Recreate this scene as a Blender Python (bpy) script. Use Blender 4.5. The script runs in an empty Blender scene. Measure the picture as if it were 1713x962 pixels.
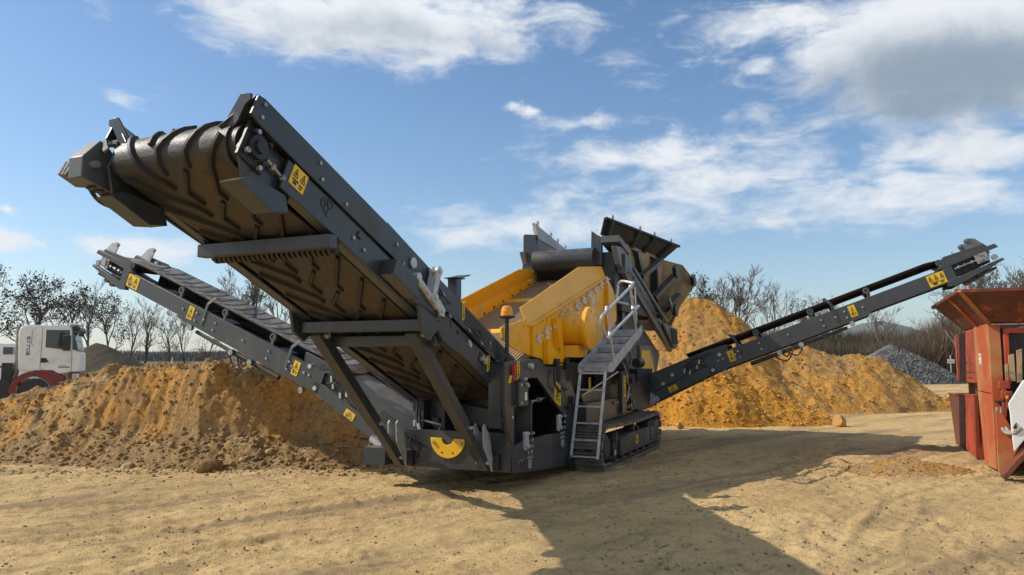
import bpy, bmesh, math, random
import numpy as np
from mathutils import Vector
R = math.radians
random.seed(7)
rng = np.random.default_rng(11)
scene = bpy.context.scene
COL = scene.collection

# ------------------------------------------------------------------ camera
CAM_H = 1.7
cam_d = bpy.data.cameras.new('camera')
cam = bpy.data.objects.new('camera', cam_d)
COL.objects.link(cam)
cam_d.sensor_width = 36.0
cam_d.lens = 36.0 * 1237 / 1713
cam_d.clip_start = 0.1
cam_d.clip_end = 20000
cam.location = (0, 0, CAM_H)
PITCH = math.atan((600 - 481) / 1237)
cam.rotation_euler = (R(90) + PITCH, 0, 0)
scene.camera = cam
scene.view_settings.view_transform = 'Standard'
scene.view_settings.look = 'None'
scene.view_settings.exposure = 0.1
scene.view_settings.gamma = 1.0

# ------------------------------------------------------------------ sun and sky
SUN_TO = Vector((-1.2, 0.1, 1.0)).normalized()
sun_d = bpy.data.lights.new('sun', 'SUN')
sun_d.energy = 4.4
sun_d.angle = R(0.53)
sun_d.color = (1.0, 0.93, 0.82)
sun = bpy.data.objects.new('sun', sun_d)
COL.objects.link(sun)
sun.rotation_euler = SUN_TO.to_track_quat('Z', 'Y').to_euler()

world = bpy.data.worlds.new('World')
scene.world = world
world.use_nodes = True
nt = world.node_tree
for n_ in list(nt.nodes):
    nt.nodes.remove(n_)


class NB:
    """tiny node-graph builder"""
    def __init__(s, tree):
        s.t = tree
    def new(s, typ, **kw):
        n = s.t.nodes.new(typ)
        for k, v in kw.items():
            setattr(n, k, v)
        return n
    def link(s, a, b):
        s.t.links.new(a, b)
    def put(s, sock, v):
        if hasattr(v, 'is_linked'):
            s.t.links.new(v, sock)
        elif v is not None:
            sock.default_value = v
    def m(s, op, a, b=None, c=None, clamp=False):
        n = s.new('ShaderNodeMath', operation=op, use_clamp=clamp)
        s.put(n.inputs[0], a)
        if b is not None: s.put(n.inputs[1], b)
        if c is not None: s.put(n.inputs[2], c)
        return n.outputs[0]
    def vm(s, op, a, b=None):
        n = s.new('ShaderNodeVectorMath', operation=op)
        s.put(n.inputs[0], a)
        if b is not None: s.put(n.inputs[1], b)
        return n.outputs['Value'] if op in ('LENGTH', 'DOT_PRODUCT', 'DISTANCE') else n.outputs[0]
    def noise(s, vec, scale, detail=4, rough=.55, dist=0.0):
        n = s.new('ShaderNodeTexNoise')
        s.put(n.inputs['Vector'], vec)
        n.inputs['Scale'].default_value = scale
        n.inputs['Detail'].default_value = detail
        n.inputs['Roughness'].default_value = rough
        n.inputs['Distortion'].default_value = dist
        return n.outputs['Fac']
    def mapr(s, v, a, b, c=0.0, d=1.0, smooth=True):
        n = s.new('ShaderNodeMapRange', interpolation_type='SMOOTHSTEP' if smooth else 'LINEAR')
        s.put(n.inputs[0], v)
        n.inputs[1].default_value = a; n.inputs[2].default_value = b
        n.inputs[3].default_value = c; n.inputs[4].default_value = d
        return n.outputs[0]
    def mix(s, f, a, b, mode='MIX'):
        n = s.new('ShaderNodeMix', data_type='RGBA', blend_type=mode)
        s.put(n.inputs[0], f)
        s.put(n.inputs[6], a if hasattr(a, 'is_linked') else (*a, 1))
        s.put(n.inputs[7], b if hasattr(b, 'is_linked') else (*b, 1))
        return n.outputs[2]


W = NB(nt)
sky = W.new('ShaderNodeTexSky', sky_type='NISHITA')
sky.sun_disc = False
sky.sun_elevation = math.asin(SUN_TO.z)
sky.sun_rotation = math.atan2(SUN_TO.x, SUN_TO.y)
sky.air_density = 1.0
sky.dust_density = 0.4
sky.ozone_density = 2.0
bg_sky = W.new('ShaderNodeBackground')
bg_sky.inputs['Strength'].default_value = 0.134
hs = W.new('ShaderNodeHueSaturation')
hs.inputs['Saturation'].default_value = 1.14
W.link(sky.outputs[0], hs.inputs['Color'])
W.link(hs.outputs[0], bg_sky.inputs['Color'])
tc = W.new('ShaderNodeTexCoord')
sep = W.new('ShaderNodeSeparateXYZ')
W.link(tc.outputs['Generated'], sep.inputs[0])
az = W.m('ARCTAN2', sep.outputs[0], sep.outputs[1])
el = W.m('ARCSINE', sep.outputs[2])
comb = W.new('ShaderNodeCombineXYZ')
W.link(az, comb.inputs[0]); W.link(el, comb.inputs[1])
P_ae = comb.outputs[0]
# a warped position so that cloud outlines are ragged
warp = W.new('ShaderNodeTexNoise')
W.link(P_ae, warp.inputs['Vector'])
warp.inputs['Scale'].default_value = 7.0
warp.inputs['Detail'].default_value = 7.0
warp.inputs['Roughness'].default_value = 0.6
wv = W.vm('SUBTRACT', warp.outputs['Color'], (0.5, 0.5, 0.5))
wv = W.vm('MULTIPLY', wv, (0.16, 0.075, 0.0))
P_w = W.vm('ADD', P_ae, wv)


def ray_dir(px, py):
    d = Vector(((px - 856.5) / 1237, 1.0, -(py - 481) / 1237))
    c, s = math.cos(PITCH), math.sin(PITCH)
    return Vector((d.x, d.y * c - d.z * s, d.y * s + d.z * c)).normalized()


def ae(px, py):
    d = ray_dir(px, py)
    return math.atan2(d.x, d.y), math.asin(d.z)


# the clouds over this place: bearing and height of each bank, half sizes, weight, grey belly
CLOUDS = [  # px, py, half width, half height, weight, grey
    (640, 20, 300, 62, 1.15, .55), (800, 50, 110, 40, .9, .6), (480, 10, 230, 36, .9, .2),
    (1600, 60, 260, 90, 1.15, .5), (1560, 150, 170, 62, 1.2, .95), (1300, 40, 210, 60, .75, .1),
    (1660, 130, 130, 75, 1.1, .9), (1250, 112, 70, 24, .75, .05), (1080, 105, 110, 45, .42, .1),
    (1600, 248, 200, 42, .95, .25), (1690, 250, 90, 40, .8, .4), (1110, 268, 170, 34, .72, .1), (1240, 258, 90, 22, .66, .0),
    (1010, 200, 120, 17, .62, .0), (872, 187, 30, 12, .8, .0), (1440, 330, 200, 36, .82, .2),
    (1180, 335, 220, 34, .6, .1), (900, 345, 120, 34, .62, .1), (780, 395, 130, 34, .78, .15), (1080, 385, 200, 26, .6, .1),
    (1330, 372, 120, 18, .6, .1), (222, 412, 98, 27, 1.0, .25), (30, 397, 52, 20, 1.0, .2), (12, 352, 16, 7, .8, .0),
    (195, 160, 80, 22, .47, .0), (1570, 75, 340, 145, 1.35, .8), (1440, 110, 120, 70, .9, .2), (1180, 300, 300, 80, .74, .15), (1500, 345, 260, 46, .86, .2), (1080, 255, 190, 42, .9, .15), (950, 380, 330, 52, .74, .15), (1060, 90, 90, 50, .5, .1), (1620, 250, 230, 48, 1.0, .3), (600, 45, 330, 60, 1.1, .5), (250, 368, 60, 12, .6, .0), (1580, 310, 120, 26, .6, .1), (400, 425, 120, 18, .5, .1),
]
cover = None
belly = None
for (px, py, hw, hh, wt, gr) in CLOUDS:
    a0, e0 = ae(px, py)
    a1, _ = ae(px + hw, py)
    _, e1 = ae(px, py - hh)
    q = W.vm('SUBTRACT', P_w, (a0, e0, 0))
    q = W.vm('MULTIPLY', q, (1 / abs(a1 - a0), 1 / abs(e1 - e0), 0))
    dd = W.vm('DOT_PRODUCT', q, q)
    g = W.m('MULTIPLY', W.m('EXPONENT', W.m('MULTIPLY', dd, -0.9)), wt)
    cover = g if cover is None else W.m('MAXIMUM', cover, g)
    if gr > 0:
        sq = W.new('ShaderNodeSeparateXYZ')
        W.link(q, sq.inputs[0])
        low = W.mapr(sq.outputs[1], 0.9, -0.7, 0.0, 1.0)
        gb = W.m('MULTIPLY', W.m('MULTIPLY', g, low), gr)
        belly = gb if belly is None else W.m('MAXIMUM', belly, gb)
# unseen sky outside the view: broken cloud, thickened to add ambient fill
stretch = W.vm('MULTIPLY', P_ae, (1.0, 2.6, 1.0))
far_n = W.noise(stretch, 2.3, 6, .55)
az_abs = W.m('ABSOLUTE', az)
outside = W.m('MAXIMUM', W.mapr(az_abs, .72, .95), W.mapr(el, .55, .75))
gen = W.m('MULTIPLY', W.mapr(far_n, .42, .62), outside)
cover = W.m('MAXIMUM', cover, gen)
n1 = W.noise(stretch, 10.0, 9, .62, .6)
n2 = W.noise(stretch, 34.0, 6, .6, .3)
nn = W.m('ADD', W.m('MULTIPLY', n1, 1.15), W.m('MULTIPLY', n2, .35))
dens = W.m('ADD', cover, W.m('MULTIPLY', W.m('SUBTRACT', nn, .75), 1.35))
mask = W.mapr(dens, .24, .98)
mask = W.m('MULTIPLY', mask, .97)
shade_n = W.m('SUBTRACT', W.noise(P_w, 16.0, 7, .6), .5)
grey = W.m('ADD', belly, W.m('MULTIPLY', shade_n, .55), None, True)
grey = W.mapr(grey, .12, .85)
ccol = W.mix(grey, (0.82, 0.85, 0.88), (0.27, 0.34, 0.42))
bg_cl = W.new('ShaderNodeBackground')
W.link(ccol, bg_cl.inputs['Color'])
bg_cl.inputs['Strength'].default_value = 1.02
mixs = W.new('ShaderNodeMixShader')
W.link(mask, mixs.inputs[0])
W.link(bg_sky.outputs[0], mixs.inputs[1])
W.link(bg_cl.outputs[0], mixs.inputs[2])
wout = W.new('ShaderNodeOutputWorld')
W.link(mixs.outputs[0], wout.inputs[0])


# ------------------------------------------------------------------ materials
def material(name, base, rough=.6, metal=0.0, var=None, var_scale=3.0, var_lo=.45, var_hi=.65,
             bump=0.0, bump_scale=40.0, spec=.5, var2=None, var2_scale=20.0, var2_lo=.55, var2_hi=.7, rough_var=0.0, sun_dust=0.0):
    m = bpy.data.materials.new(name)
    m.use_nodes = True
    b = NB(m.node_tree)
    bs = m.node_tree.nodes['Principled BSDF']
    bs.inputs['Roughness'].default_value = rough
    bs.inputs['Metallic'].default_value = metal
    bs.inputs['Specular IOR Level'].default_value = spec
    t = b.new('ShaderNodeNewGeometry')
    pos = t.outputs['Position']
    col = None
    if var is not None:
        f = b.mapr(b.noise(pos, var_scale, 7, .62, .4), var_lo, var_hi)
        col = b.mix(f, base, var)
        if rough_var:
            b.link(b.m('ADD', b.m('MULTIPLY', f, rough_var), rough), bs.inputs['Roughness'])
    if var2 is not None:
        f2 = b.mapr(b.noise(pos, var2_scale, 6, .6, .2), var2_lo, var2_hi)
        col = b.mix(f2, col if col is not None else base, var2)
    if sun_dust:  # tan on upward faces: settled dust, and sun patches painted into the colour
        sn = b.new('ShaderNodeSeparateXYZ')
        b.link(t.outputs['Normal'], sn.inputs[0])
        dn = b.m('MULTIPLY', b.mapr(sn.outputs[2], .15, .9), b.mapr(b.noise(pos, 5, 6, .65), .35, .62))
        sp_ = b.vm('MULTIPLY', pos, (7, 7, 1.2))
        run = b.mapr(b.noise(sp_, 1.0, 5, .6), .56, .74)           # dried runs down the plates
        dn = b.m('ADD', b.m('MULTIPLY', dn, sun_dust), b.m('MULTIPLY', run, sun_dust * .28), None, True)
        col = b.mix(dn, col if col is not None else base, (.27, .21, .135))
    if col is None:
        bs.inputs['Base Color'].default_value = (*base, 1)
    else:
        b.link(col, bs.inputs['Base Color'])
    if bump:
        bn = b.new('ShaderNodeBump')
        bn.inputs['Strength'].default_value = bump
        bn.inputs['Distance'].default_value = .02
        b.link(b.noise(pos, bump_scale, 5, .6), bn.inputs['Height'])
        b.link(bn.outputs[0], bs.inputs['Normal'])
    return m


M = {}
M['grey'] = material('grey_paint', (.034, .041, .047), .32, 0, (.062, .062, .058), 1.6, .50, .74, .06, 60, rough_var=.3, var2=(.022, .026, .029), var2_scale=9, var2_lo=.55, var2_hi=.75, sun_dust=.36)
M['grey_light'] = material('grey_green_paint', (.085, .095, .096), .42, 0, (.15, .145, .125), 2.6, .5, .75, .04, 60, rough_var=.2, sun_dust=.5)
M['black'] = material('black_steel', (.016, .017, .019), .5, 0, (.032, .031, .028), 4, .5, .7, sun_dust=.35)
M['galv_dark'] = material('dull_galvanised', (.46, .47, .46), .55, .2, (.33, .33, .32), 9, .45, .65, .05, 90, sun_dust=.3)
M['cast'] = material('grey_casting', (.16, .165, .165), .7, 0, (.09, .09, .085), 9, .45, .65)
M['belt_rib'] = material('dusty_rib', (.075, .07, .065), .8)
M['rubber'] = material('belt_rubber', (.026, .024, .023), .46, 0, (.085, .058, .034), 1.7, .40, .66, .25, 45, rough_var=.35, var2=(.03, .026, .023), var2_scale=7, var2_lo=.5, var2_hi=.72)
M['rib_black'] = material('rib_rubber', (.013, .012, .011), .6)
M['rubber_dark'] = material('black_rubber', (.022, .021, .021), .5, 0, (.06, .047, .035), 5, .5, .75)
M['belt_dust'] = material('dusty_belt', (.19, .18, .165), .8, 0, (.085, .08, .075), 4, .42, .62, .15, 60)
M['clamp'] = material('zinc_clamps', (.72, .72, .68), .4, .2)
M['yellow'] = material('yellow_paint', (.90, .44, .006), .36, 0, (.70, .42, .12), 1.5, .50, .72, .05, 50, rough_var=.3, var2=(.56, .24, .01), var2_scale=6, var2_lo=.58, var2_hi=.75, sun_dust=.35)
M['yellow_clean'] = material('yellow_bright', (.80, .46, .01), .4)
M['sticker'] = material('sticker_yellow', (.82, .52, .02), .45, 0, (.7, .42, .03), 9, .55, .75)
M['ink'] = material('sticker_ink', (.02, .018, .015), .6)
M['galv'] = material('galvanised', (.56, .57, .57), .45, .45, (.38, .39, .39), 12, .45, .65, .05, 90)
M['steel'] = material('worn_steel', (.42, .41, .39), .4, .8, (.2, .18, .16), 15, .45, .65)
M['mesh'] = material('screen_wire', (.46, .38, .27), .6, .25, (.46, .33, .18), 6, .45, .6)
M['white'] = material('white_paint', (.78, .78, .76), .4, 0, (.62, .59, .53), 1.5, .5, .75, sun_dust=.45)
M['red'] = material('red_fender', (.20, .02, .02), .4, 0, (.13, .03, .025), 4)
M['redlever'] = material('red_plastic', (.55, .03, .02), .4)
M['amber'] = material('amber_lens', (.85, .30, .01), .25)
M['glass'] = material('window_glass', (.045, .07, .075), .06, 0)
M['orange'] = material('orange_paint', (.43, .060, .018), .6, 0, (.27, .045, .018), 1.4, .42, .60, .12, 40, var2=(.17, .055, .022), var2_scale=3.6, var2_lo=.57, var2_hi=.66)
M['orange_tan'] = material('dusty_orange_paint', (.43, .085, .024), .7, 0, (.42, .19, .07), 1.2, .42, .6, .12, 40, var2=(.22, .07, .03), var2_scale=5, var2_lo=.6, var2_hi=.7)
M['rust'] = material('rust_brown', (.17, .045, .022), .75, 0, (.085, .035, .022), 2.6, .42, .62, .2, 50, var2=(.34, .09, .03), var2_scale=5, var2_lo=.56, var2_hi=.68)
M['wood'] = material('raw_wood', (.42, .29, .15), .75, 0, (.26, .17, .085), 6, .45, .6, .1, 60)
M['cloudy'] = material('grey_hose', (.30, .27, .21), .6, 0, (.2, .18, .14), 8)
M['bark'] = material('bark', (.075, .058, .045), .9, 0, (.12, .10, .08), 2, .45, .6)
M['twig'] = material('twigs', (.14, .11, .085), .9)
M['leaf'] = material('dead_leaves', (.055, .043, .028), .85, 0, (.09, .055, .03), .8, .45, .6)
M['brush'] = material('dry_brush', (.16, .12, .08), .95, 0, (.10, .092, .055), .08, .42, .6, var2=(.15, .105, .075), var2_scale=.25, var2_lo=.5, var2_hi=.65)
M['farwood'] = material('far_wood_twigs', (.085, .07, .055), .95, 0, (.11, .085, .065), .05, .45, .6)
M['fine'] = material('decal_grey', (.022, .023, .025), .5)
M['decal_tan'] = material('faded_print', (.40, .22, .06), .6)


def soil(name, c1, c2, c3, big=.7, bump=.8, streak=0.0, crust=None, foot=None):
    m = bpy.data.materials.new(name)
    m.use_nodes = True
    b = NB(m.node_tree)
    bs = m.node_tree.nodes['Principled BSDF']
    bs.inputs['Roughness'].default_value = .95
    bs.inputs['Specular IOR Level'].default_value = .15
    pos = b.new('ShaderNodeNewGeometry').outputs['Position']
    p2 = b.vm('MULTIPLY', pos, (1, 1, .35)) if streak else pos
    f1 = b.mapr(b.noise(p2, big, 6, .6, .6), .42, .62)
    f2 = b.mapr(b.noise(p2, big * 3.3, 7, .65, .4), .48, .68)
    f3 = b.mapr(b.noise(pos, 14, 6, .65), .35, .75)
    col = b.mix(f1, c1, c2)
    col = b.mix(f2, col, c3)
    if streak:                                   # dark runs washed down the cut face
        ps = b.vm('MULTIPLY', pos, (2.6, .8, .45))
        fs_ = b.mapr(b.noise(ps, 1.0, 6, .65, .4), .52, .68)
        col = b.mix(b.m('MULTIPLY', fs_, .7), col, (.20, .135, .07))
    if crust:
        sn = b.new('ShaderNodeSeparateXYZ')
        b.link(b.new('ShaderNodeNewGeometry').outputs['Normal'], sn.inputs[0])
        fl = b.m('ADD', sn.outputs[2], b.m('MULTIPLY', b.m('SUBTRACT', b.noise(pos, 1.6, 5, .6), .5), .5))
        col = b.mix(b.m('MULTIPLY', b.mapr(fl, .86, 1.0), .75), col, crust)
    if foot:
        sz = b.new('ShaderNodeSeparateXYZ')
        b.link(pos, sz.inputs[0])
        hh_ = b.m('ADD', sz.outputs[2], b.m('MULTIPLY', b.m('SUBTRACT', b.noise(pos, .9, 6, .65), .5), 1.5))
        col = b.mix(b.m('MULTIPLY', b.mapr(hh_, .62, .22), .7), col, foot)
    f4 = b.mapr(b.noise(pos, 55, 4, .7), .40, .70)
    col = b.mix(b.m('MULTIPLY', f4, .35), col, tuple(q * .55 for q in c3))
    gain = b.m('ADD', b.m('MULTIPLY', f3, .5), .74)
    v = b.new('ShaderNodeVectorMath', operation='SCALE')
    b.link(col, v.inputs[0]); b.link(gain, v.inputs['Scale'])
    b.link(v.outputs[0], bs.inputs['Base Color'])
    bn = b.new('ShaderNodeBump')
    bn.inputs['Strength'].default_value = bump
    bn.inputs['Distance'].default_value = .05
    h = b.m('ADD', b.noise(pos, 9, 8, .68), b.m('MULTIPLY', b.noise(pos, 42, 4, .6), .35))
    b.link(h, bn.inputs['Height'])
    b.link(bn.outputs[0], bs.inputs['Normal'])
    return m


M['soil_mix'] = soil('excavated_soil', (.56, .28, .068), (.47, .295, .12), (.30, .205, .11), .6, 1.0, 1, (.33, .265, .17), (.33, .22, .105))
M['soil_orange'] = soil('orange_sand', (.62, .29, .038), (.55, .225, .026), (.44, .21, .05), .6, 1.0)
M['soil_brown'] = soil('tan_orange_sand', (.57, .28, .055), (.49, .265, .08), (.36, .22, .10), .5, 1.0, 0, (.40, .28, .14))
M['soil_grey'] = soil('dark_spoil', (.085, .072, .046), (.062, .052, .034), (.105, .08, .05), .3, .7)
M['soil_tan'] = soil('brown_spoil', (.16, .115, .065), (.12, .09, .055), (.20, .14, .075), .3, .7)
M['gravel'] = soil('grey_gravel_fines', (.14, .138, .12), (.19, .18, .155), (.10, .102, .095), .5, .8)
M['stone'] = material('grey_stone', (.065, .067, .064), .9, 0, (.14, .14, .13), 1.7, .4, .62)
M['clod'] = material('tan_clods', (.42, .28, .12), .95, 0, (.28, .19, .09), 2.2, .42, .6)
M['clod_orange'] = material('orange_clods', (.56, .27, .045), .95, 0, (.46, .25, .075), 1.4, .42, .6)
M['clod_grey'] = material('grey_brown_pebbles', (.21, .155, .095), .9, 0, (.38, .29, .17), 3, .42, .6)


# ------------------------------------------------------------------ mesh builder
class MB:
    """collects shapes of one part; xf maps local coordinates to the modelling frame"""
    def __init__(s, xf=None):
        s.v, s.f, s.mi, s.xf = [], [], [], xf
        s.cur = 0
    def add(s, vs, fs):
        n = len(s.v)
        if s.xf:
            vs = [s.xf(*p) for p in vs]
        s.v += [tuple(p) for p in vs]
        s.f += [tuple(i + n for i in f) for f in fs]
        s.mi += [s.cur] * len(fs)
        return s
    def box(s, x0, x1, y0, y1, z0, z1):
        vs = [(x, y, z) for x in (x0, x1) for y in (y0, y1) for z in (z0, z1)]
        return s.add(vs, [(0, 1, 3, 2), (4, 6, 7, 5), (0, 4, 5, 1), (2, 3, 7, 6), (0, 2, 6, 4), (1, 5, 7, 3)])
    def prism(s, pts, ax, t0, t1):
        """polygon in the two axes other than ax, extruded along ax"""
        def mk(a, b, t):
            return (t, a, b) if ax == 0 else (a, t, b) if ax == 1 else (a, b, t)
        n = len(pts)
        vs = [mk(a, b, t0) for a, b in pts] + [mk(a, b, t1) for a, b in pts]
        fs = [tuple(range(n)), tuple(range(2 * n - 1, n - 1, -1))]
        fs += [(i, (i + 1) % n, n + (i + 1) % n, n + i) for i in range(n)]
        return s.add(vs, fs)
    def bar(s, p, q, w, h=None, up=(0, 0, 1)):
        h = w if h is None else h
        p, q = Vector(p), Vector(q)
        d = (q - p).normalized()
        u = Vector(up)
        r = d.cross(u)
        if r.length < 1e-4:
            r = d.cross(Vector((1, 0, 0)))
        r.normalize()
        u = r.cross(d).normalized()
        vs = []
        for c in (p, q):
            for a, b in ((-1, -1), (1, -1), (1, 1), (-1, 1)):
                vs.append(c + r * (a * w / 2) + u * (b * h / 2))
        return s.add(vs, [(3, 2, 1, 0), (4, 5, 6, 7)] + [(i, (i + 1) % 4, 4 + (i + 1) % 4, 4 + i) for i in range(4)])
    def cyl(s, p, q, r, n=16, r2=None):
        p, q = Vector(p), Vector(q)
        r2 = r if r2 is None else r2
        d = (q - p).normalized()
        a = d.orthogonal().normalized()
        b = d.cross(a)
        vs = []
        for c, rr in ((p, r), (q, r2)):
            for i in range(n):
                t = 2 * math.pi * i / n
                vs.append(c + a * (rr * math.cos(t)) + b * (rr * math.sin(t)))
        fs = [tuple(range(n - 1, -1, -1)), tuple(range(n, 2 * n))]
        fs += [(i, (i + 1) % n, n + (i + 1) % n, n + i) for i in range(n)]
        return s.add(vs, fs)
    def tube(s, pts, r, n=8):
        pts = [Vector(p) for p in pts]
        vs = []
        ref = None
        for i, c in enumerate(pts):
            d = (pts[min(i + 1, len(pts) - 1)] - pts[max(i - 1, 0)]).normalized()
            a = d.orthogonal().normalized() if ref is None else (ref - d * ref.dot(d)).normalized()
            ref = a
            b = d.cross(a)
            rr = r[i] if isinstance(r, (list, tuple)) else r
            for k in range(n):
                t = 2 * math.pi * k / n
                vs.append(c + a * (rr * math.cos(t)) + b * (rr * math.sin(t)))
        fs = [tuple(range(n - 1, -1, -1)), tuple(range(len(vs) - n, len(vs)))]
        for i in range(len(pts) - 1):
            for k in range(n):
                fs.append((i * n + k, i * n + (k + 1) % n, (i + 1) * n + (k + 1) % n, (i + 1) * n + k))
        return s.add(vs, fs)
    def ring(s, c, axis, r0, r1, th, n=24, a0=0, a1=360):
        """flat annulus (or sector) with thickness"""
        c, ax = Vector(c), Vector(axis).normalized()
        a = Vector((0, 0, 1)) if abs(ax.z) < .9 else Vector((1, 0, 0))
        a = (a - ax * a.dot(ax)).normalized()
        b = ax.cross(a)
        full = abs(a1 - a0) >= 359
        m = n if full else n + 1
        vs = []
        for i in range(m):
            t = R(a0 + (a1 - a0) * i / n)
            d = a * math.cos(t) + b * math.sin(t)
            vs += [c + d * r0, c + d * r1, c + d * r0 + ax * th, c + d * r1 + ax * th]
        fs = []
        for i in range(n):
            p, q = 4 * i, 4 * ((i + 1) % m)
            fs += [(p, q, q + 1, p + 1), (p + 2, p + 3, q + 3, q + 2), (p + 1, q + 1, q + 3, p + 3), (p, p + 2, q + 2, q)]
        if not full:
            e = 4 * n
            fs += [(0, 1, 3, 2), (e, e + 2, e + 3, e + 1)]
        return s.add(vs, fs)
    def lathe(s, c, axis, prof, n=24):
        """prof = list of (distance along the axis, radius)"""
        c, ax = Vector(c), Vector(axis).normalized()
        a = ax.orthogonal().normalized()
        b = ax.cross(a)
        vs = []
        for h, r in prof:
            for i in range(n):
                t = 2 * math.pi * i / n
                vs.append(c + ax * h + a * (r * math.cos(t)) + b * (r * math.sin(t)))
        fs = []
        for j in range(len(prof) - 1):
            for i in range(n):
                fs.append((j * n + i, j * n + (i + 1) % n, (j + 1) * n + (i + 1) % n, (j + 1) * n + i))
        fs += [tuple(range(n - 1, -1, -1)), tuple(range(len(vs) - n, len(vs)))]
        return s.add(vs, fs)


ORG = {}


def link_mesh(name, me, mats, parent, origin):
    o = bpy.data.objects.new(name, me)
    COL.objects.link(o)
    for mm in mats:
        me.materials.append(mm)
    if parent is not None:
        o.parent = parent
        po = ORG[parent.name]
        o.location = origin - po
    else:
        o.location = origin
    ORG[o.name] = origin.copy()
    return o


def build(mb, name, mat, parent=None, flip=False, bevel=0.0, smooth=30, origin=None):
    vs = [Vector(p) for p in mb.v]
    if flip:
        vs = [Vector((p.x, -p.y, p.z)) for p in vs]
    if origin is None:
        lo = Vector([min(p[i] for p in vs) for i in range(3)])
        hi = Vector([max(p[i] for p in vs) for i in range(3)])
        origin = (lo + hi) / 2
        if parent is None:
            origin.z = lo.z
    else:
        origin = Vector(origin)
    me = bpy.data.meshes.new(name)
    me.from_pydata([p - origin for p in vs], [], mb.f)
    bm = bmesh.new()
    bm.from_mesh(me)
    bmesh.ops.recalc_face_normals(bm, faces=bm.faces)
    bm.to_mesh(me)
    bm.free()
    mats = mat if isinstance(mat, (list, tuple)) else [mat]
    if len(mats) > 1:
        me.polygons.foreach_set('material_index', mb.mi)
    if smooth:
        me.polygons.foreach_set('use_smooth', [True] * len(me.polygons))
        me.set_sharp_from_angle(angle=R(smooth))
    o = link_mesh(name, me, mats, parent, origin)
    if bevel:
        b = o.modifiers.new('bevel', 'BEVEL')
        b.width = bevel
        b.segments = 2
        b.limit_method = 'ANGLE'
        b.angle_limit = R(40)
    return o


def tag(o, label=None, cat=None, group=None, kind=None):
    if label: o['label'] = label
    if cat: o['category'] = cat
    if group: o['group'] = group
    if kind: o['kind'] = kind
    return o


def empty(name, loc, rz=0, model_origin=None):
    o = bpy.data.objects.new(name, None)
    o.empty_display_size = .3
    COL.objects.link(o)
    o.location = loc
    o.rotation_euler = (0, 0, rz)
    ORG[o.name] = Vector(model_origin or (0, 0, 0))
    return o


def copy_tree(o, parent=None):
    c = o.copy()
    COL.objects.link(c)
    if parent is not None:
        c.parent = parent
    for ch in list(o.children):
        copy_tree(ch, c)
    return c


def np_mesh(name, V, F, mat, smooth=False, parent=None):
    V = np.asarray(V, dtype=np.float32); F = np.asarray(F, dtype=np.int32)
    k = F.shape[1]
    me = bpy.data.meshes.new(name)
    me.vertices.add(len(V)); me.vertices.foreach_set('co', V.ravel())
    me.loops.add(F.size); me.loops.foreach_set('vertex_index', F.ravel())
    me.polygons.add(len(F))
    me.polygons.foreach_set('loop_start', np.arange(0, F.size, k, dtype=np.int32))
    me.polygons.foreach_set('loop_total', np.full(len(F), k, dtype=np.int32))
    if smooth:
        me.polygons.foreach_set('use_smooth', np.ones(len(F), dtype=bool))
    me.update(calc_edges=True)
    me.validate()
    return link_mesh(name, me, [mat], parent, Vector((0, 0, 0)))


# ------------------------------------------------------------------ noise for the terrain
def hash2(ix, iy, seed):
    h = (ix.astype(np.int64) * 374761393 + iy.astype(np.int64) * 668265263 + seed * 1442695041) & 0xffffffff
    h = ((h ^ (h >> 13)) * 1274126177) & 0xffffffff
    h = h ^ (h >> 16)
    return (h & 0xffff) / 65535.0


def vnoise(x, y, seed=0):
    ix, iy = np.floor(x), np.floor(y)
    fx, fy = x - ix, y - iy
    fx = fx * fx * fx * (fx * (fx * 6 - 15) + 10)
    fy = fy * fy * fy * (fy * (fy * 6 - 15) + 10)
    a, b = hash2(ix, iy, seed), hash2(ix + 1, iy, seed)
    c, d = hash2(ix, iy + 1, seed), hash2(ix + 1, iy + 1, seed)
    return (a + (b - a) * fx) * (1 - fy) + (c + (d - c) * fx) * fy


def fbm(x, y, seed=0, octv=5, gain=.5, lac=2.03):
    r, amp, tot = 0, 1.0, 0
    for i in range(octv):
        r = r + amp * (vnoise(x, y, seed + i * 17) * 2 - 1)
        tot += amp
        amp *= gain
        x = x * lac + 3.7; y = y * lac - 1.3
    return r / tot


def sstep(a, b, x):
    t = np.clip((x - a) / (b - a), 0, 1)
    return t * t * (3 - 2 * t)


ICO_V = []
_g = (1 + 5 ** .5) / 2
for a, b in ((1, _g), (-1, _g), (1, -_g), (-1, -_g)):
    ICO_V += [(a, b, 0), (0, a, b), (b, 0, a)]
_bm = bmesh.new()
bmesh.ops.create_icosphere(_bm, subdivisions=1, radius=1)
ICO_V = np.array([v.co[:] for v in _bm.verts]); ICO_F = np.array([[v.index for v in f.verts] for f in _bm.faces])
_bm.free()


def stones(name, pts, sizes, mat, flat=.7, kind='stuff'):
    """many irregular stones in one mesh"""
    n = len(pts)
    V = np.repeat(ICO_V[None], n, 0) * (1 + rng.uniform(-.32, .32, (n, 12, 1)))
    sc = np.stack([rng.uniform(.7, 1.3, n), rng.uniform(.7, 1.3, n), rng.uniform(.5, 1.0, n) * flat / .7], 1)
    V = V * sc[:, None, :]
    t = rng.uniform(0, 6.28, n); c, s = np.cos(t)[:, None], np.sin(t)[:, None]
    x = V[..., 0] * c - V[..., 1] * s; y = V[..., 0] * s + V[..., 1] * c
    V = np.stack([x, y, V[..., 2]], -1) * np.asarray(sizes)[:, None, None] + np.asarray(pts)[:, None, :]
    F = ICO_F[None] + (np.arange(n) * 12)[:, None, None]
    o = np_mesh(name, V.reshape(-1, 3), F.reshape(-1, 3), mat)
    if kind: o['kind'] = kind
    return o

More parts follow.
